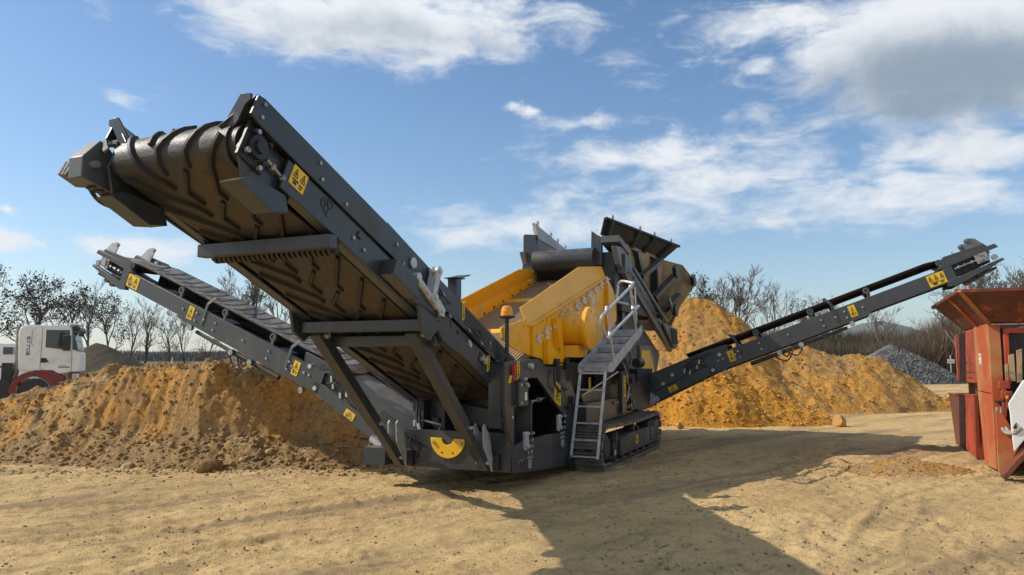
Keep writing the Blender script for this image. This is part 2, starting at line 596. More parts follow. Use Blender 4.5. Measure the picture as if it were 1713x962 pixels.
# ================================================================== the screening plant
# modelled with X towards the feed end, Y to the side that faces right, Z up
T_ = math.atan(.45)
PLANT_O = Vector((1.426, 11.275, 0))
PLANT_RZ = R(90) - T_
plant = empty('screening_plant', PLANT_O, PLANT_RZ)
tag(plant, 'grey and yellow tracked screening plant with long folding conveyors', 'screening plant')


SMALL = {'bolt_row', 'rivet_row', 'louvre_slot', 'liner_bolt', 'cover_bolt', 'beam_bolt', 'guard_slot', 'bolt_hole', 'safety_chain',
         'tread_pattern', 'scratch', 'panel_gap', 'valve_knob', 'cable_plug', 'control_cable', 'screen_mesh', 'tension_bolt', 'handle_knob', 'red_stripe', 'cab_lettering', 'faded_print'}


def clusters(mb, gap=.012):
    """sort the shapes of a builder into groups that touch one another"""
    n = len(mb.v)
    par_ = list(range(n))
    def find(i):
        while par_[i] != i:
            par_[i] = par_[par_[i]]
            i = par_[i]
        return i
    for f in mb.f:
        a = find(f[0])
        for i in f[1:]:
            par_[find(i)] = a
    isl = {}
    for i in range(n):
        isl.setdefault(find(i), []).append(i)
    ids = list(isl)
    bb = []
    for k in ids:
        p = [mb.v[i] for i in isl[k]]
        bb.append(([min(q[d] for q in p) - gap for d in range(3)], [max(q[d] for q in p) + gap for d in range(3)]))
    grp = list(range(len(ids)))
    def g(i):
        while grp[i] != i: i = grp[i]
        return i
    for i in range(len(ids)):
        for j in range(i):
            if all(bb[i][0][d] <= bb[j][1][d] and bb[j][0][d] <= bb[i][1][d] for d in range(3)):
                grp[g(i)] = g(j)
    if len({g(i) for i in range(len(ids))}) < 2:
        return [mb]
    out = {}
    where = {}
    for i, k in enumerate(ids):
        c = out.setdefault(g(i), MB())
        for v in isl[k]:
            where[v] = (c, len(c.v))
            c.v.append(mb.v[v])
    for f, mi in zip(mb.f, mb.mi):
        c = where[f[0]][0]
        c.f.append(tuple(where[i][1] for i in f))
        c.mi.append(mi)
    return sorted(out.values(), key=lambda c: -len(c.v))


def part(name, mb, mat, parent=None, bevel=0.0, label=None, smooth=30, kind=None, split=None):
    if name in SMALL:
        kind = 'stuff'
    if split is None:
        split = parent is not None and parent is not plant and kind != 'stuff'
    first = None
    for c in (clusters(mb) if split else [mb]):
        o = build(c, name, mat, parent or plant, True, bevel, smooth)
        if label: o['label'] = label
        if kind: o['kind'] = kind
        first = first or o
    return first


def rounded(pts, r=.09, n=4):
    out = [Vector(pts[0])]
    for i in range(1, len(pts) - 1):
        a, b_, c = Vector(pts[i - 1]), Vector(pts[i]), Vector(pts[i + 1])
        d1, d2 = (a - b_), (c - b_)
        l = min(r, d1.length * .45, d2.length * .45)
        p0, p1 = b_ + d1.normalized() * l, b_ + d2.normalized() * l
        for k in range(n + 1):
            t = k / n
            out.append(p0 * (1 - t) ** 2 + b_ * 2 * t * (1 - t) + p1 * t * t)
    out.append(Vector(pts[-1]))
    return out


def sticker(parent, c, r, u, w, h, n=2, name='warning_sticker'):
    """yellow plate with black warning triangles and small print; c centre, r and u in-plane axes"""
    c, r, u = Vector(c), Vector(r).normalized(), Vector(u).normalized()
    k = r.cross(u).normalized()
    mb = MB()
    def quad(x0, x1, y0, y1, t0, t1):
        vs = [c + r * (x * w / 2) + u * (y * h / 2) + k * t for x in (x0, x1) for y in (y0, y1) for t in (t0, t1)]
        mb.add(vs, [(0, 1, 3, 2), (4, 6, 7, 5), (0, 4, 5, 1), (2, 3, 7, 6), (0, 2, 6, 4), (1, 5, 7, 3)])
    quad(-1, 1, -1, 1, -.004, .004)
    mb.cur = 1
    horiz = w * 1.15 >= h
    for i in range(n):
        if horiz:
            cx_, cy_ = (i + .5) / n * 2 - 1, .35
            sx, sy = .62 / n, .42
        else:
            cx_, cy_ = 0, 1 - (i + .5) / n * 2 * .62
            sx, sy = .55, .62 / n * .8
        tri = [(cx_ - sx, cy_ - sy), (cx_ + sx, cy_ - sy), (cx_, cy_ + sy)]
        for a in range(3):
            p, q = tri[a], tri[(a + 1) % 3]
            pa = c + r * (p[0] * w / 2) + u * (p[1] * h / 2)
            qa = c + r * (q[0] * w / 2) + u * (q[1] * h / 2)
            mb.bar(pa, qa, min(w, h) * .045, .012, k)
        quad(cx_ - sx * .22, cx_ + sx * .22, cy_ - sy * .75, cy_ + sy * .1, -.006, .006)
    quad(-.75, .1, -.45, -.28, -.006, .006)
    quad(-.6, -.1, -.8, -.52, -.006, .006)
    quad(.2, .75, -.55, -.4, -.006, .006)
    quad(.25, .65, -.8, -.66, -.006, .006)
    return build(mb, name, [M['sticker'], M['ink']], parent, True, 0, 0)


def bolt_heads(mb, pts, axis, r=.016, h=.014):
    a = Vector(axis)
    for p in pts:
        p = Vector(p)
        mb.cyl(p, p + a * h, r, 6)
        mb.cyl(p + a * h, p + a * (h + .008), r * .55, 6)


# ---------------------------------------------------------------- main discharge conveyor
AL = math.atan(.443)
CA, SA = math.cos(AL), math.sin(AL)


def mc(u, y, n):
    return (-2.0 - u * CA + n * SA, y, 1.14 + u * SA + n * CA)


YR, YL = -.70, -2.25
YM = (YR + YL) / 2
side = [(-.1, .0), (4.0, .0), (4.78, -.03), (4.80, .235), (3.9, .262), (-.1, .285)]
mb = MB(mc)
for y0, sg in ((YR, -1), (YL, 1)):
    mb.prism(side, 1, y0, y0 + sg * .025)
    mb.prism([(-.1, .0), (4.7, .0), (4.7, .016), (-.1, .016)], 1, y0 + sg * .027, y0 + sg * .13)      # bottom flange
    mb.prism([(-.1, .02), (-.1, .28), (.0, .28), (.0, .02)], 1, y0 + sg * .027, y0 + sg * .3)
    # narrow nose plate carrying the head bearing, set back behind the side plate
    mb.prism([(4.60, -.10), (5.10, -.16), (5.24, .02), (5.22, .25), (4.60, .25)], 1, y0 + sg * .06, y0 + sg * .085)
for u_ in (.5, 1.6, 3.0, 3.7):
    mb.box(u_, u_ + .06, YL - .02, YR + .02, .16, .22)
main_conv = part('main_conveyor', mb, M['grey'], bevel=.006)
# raised side skirts with an inward-sloping inner leaf
for y0, sg in ((YR, 1), (YL, -1)):
    mb = MB(mc)
    mb.prism([(-.1, .30), (2.9, .285), (4.82, .25), (5.2, .25), (5.31, .27), (5.31, .45), (5.24, .47), (3.4, .525), (-.1, .56)], 1, y0 + sg * .004, y0 + sg * .026)
    for u0, u1, nb, nt_, yt in ((-.1, 3.4, .32, .56, .13), (3.4, 5.31, .20, .47, .27)):
        a, b_ = y0 + sg * .003, y0 - sg * yt
        lo, hi = (.20, nt_ - .004) if u0 > 0 else (.34, nt_ - .004)
        vs = [(u0, a, hi), (u1, a, hi - (.07 if u0 > 3 else .05) * 0), (u1, b_, lo), (u0, b_, lo)]
        vs2 = [(p[0], p[1], p[2] - .014) for p in vs]
        mb.add(vs + vs2, [(0, 1, 2, 3), (7, 6, 5, 4), (0, 4, 5, 1), (1, 5, 6, 2), (2, 6, 7, 3), (3, 7, 4, 0)])
    # upright end ear of the skirt
    ear = [(y0 + sg * .003, 3.70), (y0 - sg * .10, 3.71), (y0 - sg * .255, 3.50), (y0 - sg * .265, 3.44), (y0 - sg * .235, 3.40), (y0 - sg * .12, 3.50), (y0 - sg * .05, 3.62), (y0 + sg * .003, 3.65)]
    mb2 = MB()
    mb2.prism(ear, 0, -6.735, -6.712)
    mb.xf = None
    mb.add(mb2.v, mb2.f)
    part('side_skirt', mb, M['grey'], main_conv, .005)
# skirt and frame bolts
mb = MB(mc)
bp = []
for u in (5.23, 5.21, 4.5, 4.42, 4.05, 3.2, 3.02, 2.6, .9, .62):
    bp.append((u, YR + .026, .42 if u in (5.23, 4.5, 3.2, .9) else .31))
bp += [(3.8, YR, .12), (3.62, YR, .1), (1.3, YR, .12), (.2, YR, .06), (.25, YR, .2)]
for p in bp:
    w0 = Vector(p)
    mb.cyl(w0, w0 + Vector((0, .016, 0)), .018, 8)
part('bolt_row', mb, M['steel'], main_conv)
# belt: top run, head drum, sagging return run
pts = []
RD = .178
for i in range(14):
    u = -.0 + 5.1 * i / 13
    pts.append((u, .325 if u < 4.6 else .325))
pts = [(0.0, .325), (1.2, .325), (2.4, .325), (3.6, .325), (4.6, .328)]
DC = (5.10, .142)
for i in range(0, 15):
    t = R(90 - i * 190 / 14)
    pts.append((DC[0] + RD * math.cos(t), DC[1] + RD * math.sin(t)))
pts += [(4.8, -.028), (4.4, .0), (4.0, .026), (3.4, .035), (2.75, .03), (2.35, .03), (1.4, .035), (.6, .03), (0, .035)]
seg = [0.0]
for i in range(1, len(pts)):
    seg.append(seg[-1] + math.dist(pts[i], pts[i - 1]))


def belt_at(s, h):
    s = max(0, min(seg[-1] - 1e-4, s))
    i = max(j for j in range(len(seg) - 1) if seg[j] <= s)
    t = (s - seg[i]) / (seg[i + 1] - seg[i])
    a, b = pts[i], pts[i + 1]
    def nrm(j):
        p, q = pts[max(j - 1, 0)], pts[min(j + 1, len(pts) - 1)]
        d = Vector((q[0] - p[0], q[1] - p[1])).normalized()
        return Vector((-d.y, d.x))
    n = nrm(i).lerp(nrm(i + 1), t).normalized()
    return a[0] + (b[0] - a[0]) * t + n.x * h, a[1] + (b[1] - a[1]) * t + n.y * h


BW = .60
mb = MB(mc)
S = sorted(set([seg[-1] * i / 110 for i in range(111)] + seg))
ys = [-BW + 2 * BW * j / 12 for j in range(13)]
for sgn in (1,):
    vs, fs = [], []
    for s in S:
        for y in ys:
            crown = .012 * math.cos(y / BW * 1.5)
            a, b_ = belt_at(s, .012 + crown * .6)
            vs.append((a, YM + y, b_))
    nn_ = len(ys)
    for i in range(len(S) - 1):
        for j in range(nn_ - 1):
            fs.append((i * nn_ + j, i * nn_ + j + 1, (i + 1) * nn_ + j + 1, (i + 1) * nn_ + j))
    k0 = len(vs)
    for s in S:
        for y in ys:
            a, b_ = belt_at(s, -.006)
            vs.append((a, YM + y, b_))
    for i in range(len(S) - 1):
        for j in range(nn_ - 1):
            fs.append((k0 + (i + 1) * nn_ + j, k0 + (i + 1) * nn_ + j + 1, k0 + i * nn_ + j + 1, k0 + i * nn_ + j))
        for j in (0, nn_ - 1):
            fs.append((i * nn_ + j, (i + 1) * nn_ + j, k0 + (i + 1) * nn_ + j, k0 + i * nn_ + j))
    mb.add(vs, fs)
part('conveyor_belt', mb, M['rubber'], main_conv, smooth=60)
# raised cleats of the belt, bent like open chevrons
def cleat(path):
    mb = MB(mc)
    P2 = []
    for k in range(len(path) - 1):
        (s0, y0), (s1, y1) = path[k], path[k + 1]
        m = max(2, int(math.hypot(s1 - s0, y1 - y0) / .07))
        for i in range(m):
            P2.append((s0 + (s1 - s0) * i / m, y0 + (y1 - y0) * i / m))
    P2.append(path[-1])
    vs, fs = [], []
    for i, (s, y) in enumerate(P2):
        a, b_ = P2[max(i - 1, 0)], P2[min(i + 1, len(P2) - 1)]
        d = Vector((b_[0] - a[0], b_[1] - a[1])).normalized()
        n = Vector((-d.y, d.x))
        for w, h in ((.024, .015), (.013, .050), (-.013, .050), (-.024, .015)):
            q = belt_at(s + n.x * w, h)
            vs.append((q[0], YM + y + n.y * w, q[1]))
    for i in range(len(P2) - 1):
        for k in range(3):
            fs.append((i * 4 + k, i * 4 + k + 1, i * 4 + k + 5, i * 4 + k + 4))
    fs += [(0, 1, 2, 3), tuple(range(len(vs) - 4, len(vs)))]
    mb.add(vs, fs)
    return mb


s_ = 4.2
k = 0
while s_ < seg[-1] - .6:
    part('belt_cleat', cleat([(s_ - .06, .56), (s_ + .44, .20), (s_ + .56, .19)]), M['rib_black'], main_conv, smooth=45)
    part('belt_cleat', cleat([(s_ + .16, -.56), (s_ + .66, -.20), (s_ + .78, -.19)]), M['rib_black'], main_conv, smooth=45)
    part('belt_cleat', cleat([(s_ + .16, .13), (s_ + .40, -.10), (s_ + .60, -.10)]), M['rib_black'], main_conv, smooth=45)
    s_ += .42
# head drum ends, bearings, tensioner
mb = MB(mc)
mb.cyl((5.1, YL + .1, .142), (5.1, YR - .1, .142), RD - .01, 28)
part('head_drum', mb, M['black'], main_conv)
mb = MB(mc)
mb.cyl((5.1, YR - .06, .115), (5.1, YR + .0, .115), .095, 18)
mb.cyl((5.1, YR, .115), (5.1, YR + .03, .115), .055, 14)
for t in range(4):
    a = R(45 + 90 * t)
    mb.cyl((5.1 + .125 * math.cos(a), YR - .06, .115 + .125 * math.sin(a)), (5.1 + .125 * math.cos(a), YR + .01, .115 + .125 * math.sin(a)), .018, 6)
mb.box(4.96, 5.24, YR - .065, YR - .04, -.04, .27)
part('bearing', mb, M['black'], main_conv)
mb = MB(mc)
mb.cyl((4.98, YR - .02, .09), (4.66, YR - .02, .05), .014, 8)
mb.cyl((4.80, YR - .02, .065), (4.76, YR - .02, .06), .028, 6)
mb.cyl((4.92, YR - .02, .08), (4.89, YR - .02, .077), .028, 6)
mb.cyl((5.16, YR - .02, .215), (5.16, YR + .01, .215), .022, 6)
mb.cyl((5.19, YR - .02, .02), (5.19, YR + .01, .02), .024, 6)
mb.cyl((5.03, YR - .02, -.03), (5.03, YR + .01, -.03), .022, 6)
part('tension_bolt', mb, M['steel'], main_conv)
# dirt deflector boxes below the head on both sides
for y0, sg in ((YR, -1), (YL, 1)):
    mb = MB(mc)
    prof = [(5.17, -.24), (5.07, -.13), (4.70, -.05), (4.60, -.16), (4.76, -.255)]
    mb.prism(prof, 1, y0 + sg * .002, y0 + sg * .20)
    part('deflector_box', mb, M['grey'], main_conv, .005)
# hydraulic drive and guard on the far side of the head
mb = MB(mc)
g = [(4.9, -.07), (5.33, -.14), (5.40, .02), (5.33, .235), (5.27, .24), (4.96, .13)]
mb.prism(g, 1, YL - .03, YL - .20)
part('drive_guard', mb, M['grey_light'], main_conv, .008)
mb = MB(mc)
mb.cyl((5.2, YL - .20, .03), (5.2, YL - .34, .03), .085, 14)
for q_ in range(3):
    mb.box(5.11, 5.30, YL - .31 - q_ * .045, YL - .345 - q_ * .045, -.06 + q_ * .008, .11 - q_ * .008)
mb.box(5.14, 5.28, YL - .32, YL - .44, -.04, .09)
part('hydraulic_motor', mb, M['cast'], main_conv, .006)
mb = MB(mc)
for i in range(3):
    mb.box(5.02 + i * .07, 5.045 + i * .07, YL - .202, YL - .208, -.03, .1)
    mb.prism([(5.02 + i * .07, -.105 - i * .012), (5.045 + i * .07, -.11 - i * .012), (5.045 + i * .07, -.1 - i * .012), (5.02 + i * .07, -.095 - i * .012)], 1, YL - .06, YL - .17)
part('guard_slot', mb, M['black'], main_conv)
mb = MB(mc)
for off in (0, .06):
    mb.tube(rounded([(5.15, YL - .22, -.07 + off), (5.02, YL - .20, -.15 + off), (4.86, YL - .15, -.13 + off), (4.74, YL - .05, -.02 + off)], .12, 5), .018, 8)
part('hydraulic_hose', mb, M['rubber_dark'], main_conv)
mb = MB(mc)
mb.bar((5.30, YL - .02, .24), (5.30, YL + .06, .14), .02, .05)
mb.cyl((5.25, YL - .1, .27), (5.25, YL + .1, .25), .03, 8)
mb.cyl((5.3, YL - .22, .02), (5.3, YL + .04, .0), .03, 8)
part('mounting_clip', mb, M['cast'], main_conv)
# cross beams below the frame and the disc return rollers next to them
for u0, ya, yb in ((4.04, YL + .03, YR + .01), (2.40, YL + .03, YR + .05), (2.02, YL, YR)):
    mb = MB()
    bx, _, bz = mc(u0, 0, -.07)
    mb.box(bx - .06, bx + .06, ya, yb, bz - .06, bz + .06)
    part('cross_beam', mb, M['grey'], main_conv, .006)
for u0 in (3.9, 1.98):
    mb = MB(mc)
    nzz = -.06
    mb.cyl((u0, YL + .04, nzz), (u0, YR - .04, nzz), .03, 10)
    for i in range(24):
        y = YL + .1 + i * (YR - YL - .2) / 23
        mb.cyl((u0, y - .016, nzz), (u0, y + .016, nzz), .056, 14)
    part('disc_roller', mb, M['rubber_dark'], main_conv)
# end brackets where the legs bolt on
for y0 in (YR + .07, YL - .03):
    mb = MB(mc)
    mb.prism([(2.50, -.17), (2.30, -.20), (2.2, -.02), (2.3, .10), (2.68, .06)], 1, y0 - .02, y0 + .02)
    part('leg_bracket', mb, M['grey'], main_conv, .004)
# folding joint with its link arms on the right flank
mb = MB(mc)
mb.prism([(3.30, .02), (3.30, .19), (2.86, .205), (2.80, .02)], 1, YR + .005, YR + .16)
mb.prism([(2.78, .02), (2.85, .19), (2.35, .18), (2.2, .06)], 1, YR + .005, YR + .09)
part('joint_bracket', mb, M['grey'], main_conv, .006)
mb = MB(mc)
mb.ring((2.87, YR + .03, .405), (0, 1, 0), .0, .055, .02, 18)
mb.prism([(2.93, .43), (2.87, .47), (2.80, .40), (2.86, .34)], 1, YR + .03, YR + .045)
part('joint_plate', mb, M['galv'], main_conv)
for off in (.06, .13):
    mb = MB(mc)
    mb.bar((2.52, YR + off, .50), (2.50, YR + off, .20), .028, .085, (1, 0, 0))
    mb.cyl((2.52, YR + off - .016, .50), (2.52, YR + off + .016, .50), .055, 16)
    mb.cyl((2.50, YR + off - .016, .20), (2.50, YR + off + .016, .20), .055, 16)
    part('link_arm', mb, M['galv'], main_conv)
mb = MB(mc)
mb.cyl((2.82, YR + .10, .24), (2.36, YR + .10, .165), .040, 14)
mb.cyl((2.84, YR + .06, .245), (2.84, YR + .14, .245), .05, 12)
mb.cyl((2.52, YR + .03, .50), (2.52, YR + .17, .50), .024, 10)
mb.cyl((2.50, YR + .03, .20), (2.50, YR + .18, .20), .028, 10)
part('folding_ram', mb, M['galv'], main_conv)
mb = MB(mc)
mb.prism([(2.45, .20), (2.36, .25), (2.22, .20), (2.20, .12), (2.28, .10)], 1, YR + .10, YR + .13)
mb.cyl((2.26, YR + .10, .165), (2.26, YR + .15, .165), .025, 10)
part('lock_plate', mb, M['galv'], main_conv, .004)
mb = MB(mc)
mb.prism([(2.2, .02), (2.25, .14), (1.3, .15), (1.3, -.02), (2.0, -.06)], 1, YR + .005, YR + .05)
part('joint_plate', mb, M['grey'], main_conv, .005)
# tail end: louvres, grip opening, cables, post
mb = MB(mc)
for (u0, u1) in ((1.62, .9), (.82, .12)):
    for n0 in (.36, .405, .45, .495):
        mb.box(u1, u0, YR + .027, YR + .031, n0, n0 + .018)
part('louvre_slot', mb, M['black'], main_conv)
mb = MB(mc)
mb.prism([(1.06, .12), (1.05, .24), (.86, .25), (.86, .13)], 1, YR + .002, YR + .008)
part('grip_opening', mb, M['black'], main_conv)
mb = MB(mc)
mb.bar((1.02, YR + .02, .15), (.97, YR + .02, .22), .03, .03)
mb.bar((.97, YR + .02, .18), (.91, YR + .02, .18), .03, .03)
mb.bar((.91, YR + .02, .14), (.90, YR + .02, .22), .03, .03)
mb.cyl((1.36, YR + .0, .19), (1.36, YR + .03, .20), .05, 6)
part('grip_latch', mb, M['galv'], main_conv)
mb = MB(mc)
mb.tube([(1.5, YR + .03, .30), (1.42, YR + .06, .36), (1.30, YR + .07, .40), (1.18, YR + .06, .38), (1.2, YR + .05, .33), (1.38, YR + .05, .32)], .008, 6)
mb.tube([(1.5, YR + .03, .30), (1.3, YR + .05, .30), (1.1, YR + .05, .30), (.95, YR + .04, .32)], .008, 6)
mb.tube([(2.3, YR + .03, .44), (2.2, YR + .06, .38), (2.05, YR + .06, .36), (1.98, YR + .04, .42)], .008, 6)
mb.tube([(2.02, YR + .03, .24), (1.96, YR + .05, .25), (1.90, YR + .05, .16), (1.88, YR + .03, .10)], .008, 6)
part('control_cable', mb, M['rubber_dark'], main_conv)
mb = MB(mc)
for u, n_ in ((1.5, .30), (2.2, .395), (1.98, .245), (1.15, .30)):
    mb.bar((u + .03, YR + .05, n_ + .01), (u - .03, YR + .05, n_ - .0), .022, .022)
part('cable_plug', mb, M['steel'], main_conv)
mb = MB()
px_, pz_ = -3.2, 2.44
mb.box(px_ - .06, px_ + .06, -.93, -.81, pz_ - .2, pz_ + .20)
mb.box(px_ - .10, px_ + .10, -.96, -.78, pz_ + .20, pz_ + .215)
mb.prism([(px_ + .06, pz_ + .217), (px_ + .24, pz_ + .26), (px_ + .24, pz_ + .275), (px_ + .06, pz_ + .235)], 1, -.96, -.78)
part('transport_rest', mb, M['grey'], main_conv, .004)
# stickers
sticker(main_conv, mc(4.635, YR + .003, .152), Vector(mc(0, 0, 0)) - Vector(mc(1, 0, 0)), Vector(mc(0, 0, 1)) - Vector(mc(0, 0, 0)), .185, .178, 2)
sticker(main_conv, mc(1.68, YR + .030, .465), (CA * .55, 0, .3), (0, 0, 1), .06, .20, 3)
sticker(main_conv, mc(.79, YR + .004, .205), (CA * .55, 0, .2), (0, 0, 1), .075, .19, 3)
# dark emblem on the flank: two loops over a pointed foot
mb = MB()
ec = Vector(mc(4.235, YR + .002, .165))
for dx in (-.045, .045):
    mb.ring((ec.x + dx, YR + .001, ec.z + .02), (0, 1, 0), .022, .042, .004, 16)
mb.prism([(ec.x - .085, ec.z + .03), (ec.x - .06, ec.z - .0), (ec.x + .0, ec.z - .06), (ec.x + .035, ec.z - .015), (ec.x + .02, ec.z - .02), (ec.x, ec.z - .10), (ec.x - .05, ec.z - .04)], 1, YR + .001, YR + .004)
mb.bar((ec.x - .05, YR + .003, ec.z + .065), (ec.x + .075, YR + .003, ec.z + .065), .004, .014, (0, 0, 1))
part('emblem', mb, M['fine'], main_conv, smooth=0)
# two telescopic support legs
for y0 in (-.86, -2.12):
    a, b_ = Vector((-4.12, y0, 1.98)), Vector((-2.42, y0 + .02, .34))
    mid = a.lerp(b_, .66)
    mb = MB()
    mb.bar(a - (b_ - a).normalized() * .03, mid, .125, .145, (0, 1, 0))
    leg = part('support_leg', mb, M['grey'], plant, .008)
    mb = MB()
    mb.bar(mid - (b_ - a) * .02, b_, .095, .110, (0, 1, 0))
    part('telescopic_tube', mb, M['grey'], leg, .006)
    mb = MB()
    nrm = Vector((.69, 0, .72))
    for t in (.70, .76, .82):
        c = a.lerp(b_, t)
        mb.cyl(c + Vector((0, .048, 0)) + nrm * .0, c + Vector((0, .0535, 0)), .016, 10)
    part('pin_hole', mb, M['black'], leg)
    mb = MB()
    c = a.lerp(b_, .68)
    mb.bar(c + Vector((0, -.09, .02)), c + Vector((0, .10, .02)), .035, .035)
    mb.cyl(a + Vector((.05, .07, -.02)), a + Vector((.05, .12, -.02)), .032, 12)
    c2 = a.lerp(b_, .955)
    mb.cyl(c2 + Vector((0, -.09, 0)), c2 + Vector((0, .09, 0)), .022, 10)
    part('locking_pin', mb, M['galv'], leg)
    mb = MB()
    for dy in (.062, -.062):
        mb.prism([(-2.62, .86), (-2.58, .90), (-2.44, .74), (-2.32, .34), (-2.27, .30), (-2.36, .29), (-2.60, .62)], 1, y0 + dy - .008 + .02, y0 + dy + .008 + .02)
    part('clevis_plate', mb, M['galv_dark'], leg)
    mb = MB()
    mb.box(-2.36, -2.24, y0 - .13, y0 + .17, .30, .50)
    part('foot_bracket', mb, M['black'], leg, .005)
    if y0 > -1:
        c = a.lerp(b_, .61)
        sticker(leg, c + Vector((.0, .0665, 0)), (b_ - a), Vector((.69, 0, .72)), .20, .10, 2)

# ---------------------------------------------------------------- chassis
YS = -.5
mb = MB()
for poly in (
    [(-2.585, 1.66), (-2.585, 1.15), (-2.50, .83), (-2.30, .607), (-2.30, 1.435)],
    [(-2.585, 1.66), (-2.30, 1.435), (-1.53, 1.446), (-1.47, 1.695)],
    [(-1.47, 1.695), (-1.53, 1.446), (-.42, .82), (.02, 1.12), (-.32, 1.52), (-.92, 1.585), (-1.215, 1.59)],
    [(.02, 1.12), (-.42, .82), (-.40, .70), (-.48, .62), (.05, .10)],
    [(-2.30, .607), (-2.262, .27), (.05, .10), (-.48, .62), (-1.17, .65), (-2.06, .64)]):
    mb.prism(poly, 1, YS, YS - .05)
mb.box(-2.585, -2.53, YS - .055, YS - .22, .85, 1.655)                  # post return flange
mb.box(-2.29, -2.26, YS - .052, -2.48, .28, .765)                       # front plate
mb.box(-2.26, .05, YS - .055, -2.45, .28, .33)                         # floor
mb.box(-1.62, -1.58, YS - .055, -2.4, .33, 1.15)                       # bulkhead behind the front plate
mb.box(-.25, 4.6, -.62, -.80, .55, .85)                                # rails of the frame
mb.box(-.25, 4.6, -2.3, -2.12, .55, .85)
for x in (.2, 1.6, 3.0, 4.5):
    mb.box(x, x + .16, -2.12, -.80, .58, .82)
mb.box(-2.50, -2.25, -2.28, -2.62, .30, .52)                           # corner block
mb.prism([(-2.585, 1.66), (-1.47, 1.695), (-1.215, 1.59), (-.92, 1.585), (-.92, 1.55), (-1.22, 1.56), (-1.48, 1.665), (-2.585, 1.63)], 1, YS - .052, YS - .30)
chassis = part('chassis', mb, M['grey'])
mb = MB()
mb.ring((-2.291, -1.44, .668), (-1, 0, 0), .085, .255, .03, 26, 90, 270)
part('lifting_lug', mb, M['yellow_clean'], chassis, .004, 'half ring in bright yellow')
mb = MB()
for dy in (-.2, .2):
    mb.cyl((-2.32, -1.44 + dy, .61), (-2.345, -1.44 + dy, .61), .022, 6)
part('bolt', mb, M['steel'], chassis)
mb = MB()
for dy in (-.08, .08):
    mb.cyl((-2.32, -1.44 + dy, .485), (-2.325, -1.44 + dy, .485), .012, 8)
part('bolt_hole', mb, M['black'], chassis)
mb = MB()
mb.bar((-1.75, -2.02, 1.02), (-1.75, -.9, .86), .03, .26, (0, 0, 1))
mb.box(-1.90, -1.68, -2.15, -2.05, .75, 1.35)
part('cross_chute', mb, M['grey'], chassis, .004)
mb = MB()
mb.bar((-1.95, -2.05, .86), (-1.95, -1.15, .70), .025, .025)
mb.bar((-1.95, -1.75, .80), (-1.95, -1.82, .62), .012, .012)
mb.bar((-1.95, -1.35, .74), (-1.95, -1.38, .62), .012, .012)
mb.cyl((-1.93, -2.1, .88), (-1.97, -2.1, .88), .03, 10)
part('grease_pipe', mb, M['steel'], chassis)
mb = MB()
mb.tube([(-1.95, -2.02, 1.42), (-1.98, -2.03, 1.2), (-2.0, -2.06, .95), (-2.02, -2.03, .78), (-2.05, -1.98, .70)], .018, 8)
mb.tube([(-1.95, -2.07, 1.42), (-1.98, -2.09, 1.2), (-2.0, -2.10, .95), (-2.02, -2.09, .82)], .018, 8)
mb.tube([(-2.28, -2.2, .70), (-2.36, -2.05, .74), (-2.36, -1.92, .70), (-2.33, -1.86, .55), (-2.31, -1.9, .40)], .014, 7)
mb.tube([(-2.28, -2.02, .64), (-2.36, -1.98, .62), (-2.34, -1.96, .50), (-2.31, -1.96, .38)], .014, 7)
part('hydraulic_hose', mb, M['rubber_dark'], chassis)
mb = MB()
mb.cyl((-2.04, -2.05, .82), (-2.06, -2.0, .70), .03, 8)
mb.cyl((-2.04, -2.1, .86), (-2.04, -2.1, .78), .028, 8)
mb.cyl((-2.05, -1.98, .72), (-2.10, -1.92, .66), .024, 8)
part('hose_coupling', mb, M['galv'], chassis)
mb = MB()
mb.box(-2.31, -2.26, -.60, -.53, .60, 1.42)
part('post_liner', mb, M['grey_light'], chassis, .004)
# gearbox cover behind the opening
mb = MB()
mb.add([(-2.1, -.80, 1.05), (-1.35, -.80, 1.10), (-1.45, -1.10, .66), (-2.1, -1.10, .66), (-2.1, -.85, 1.02), (-1.35, -.85, 1.07), (-1.45, -1.15, .63), (-2.1, -1.15, .63)],
       [(0, 1, 2, 3), (7, 6, 5, 4), (0, 4, 5, 1), (1, 5, 6, 2), (2, 6, 7, 3), (3, 7, 4, 0)])
mb.add([(-1.95, -.70, 1.42), (-1.55, -.70, 1.42), (-1.2, -.75, 1.0), (-1.95, -.75, 1.0), (-1.95, -.74, 1.42), (-1.55, -.74, 1.42), (-1.2, -.79, 1.0), (-1.95, -.79, 1.0)],
       [(0, 1, 2, 3), (7, 6, 5, 4), (0, 4, 5, 1), (1, 5, 6, 2), (2, 6, 7, 3), (3, 7, 4, 0)])
part('sloping_panel', mb, M['grey'], chassis)
sticker(chassis, (-1.83, -.875, .955), (1, 0, .1), (.35, -.45, .8), .13, .22, 2)
mb = MB()
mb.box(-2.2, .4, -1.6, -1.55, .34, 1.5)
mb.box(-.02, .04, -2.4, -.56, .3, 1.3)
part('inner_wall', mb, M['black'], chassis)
mb = MB()
mb.bar((-2.05, -.60, 1.09), (-1.0, -.60, 1.15), .03, .02)
mb.cyl((-1.6, -.58, 1.11), (-1.56, -.58, 1.115), .035, 8)
mb.cyl((-1.3, -.58, 1.13), (-1.26, -.58, 1.135), .04, 8)
part('cover_rail', mb, M['steel'], chassis)
mb = MB()
mb.box(-2.28, -1.98, YS + .002, YS + .06, 1.10, 1.40)
mb.prism([(-2.20, 1.40), (-2.00, 1.40), (-2.03, 1.46), (-2.18, 1.45)], 1, YS + .002, YS + .05)
part('switch_box', mb, M['grey'], chassis, .006)
mb = MB()
mb.box(-2.10, -2.03, YS + .061, YS + .064, 1.17, 1.27)
part('data_plate', mb, M['white'], chassis)
mb = MB()
mb.bar((-2.06, YS + .07, 1.38), (-2.02, YS + .07, 1.34), .05, .03)
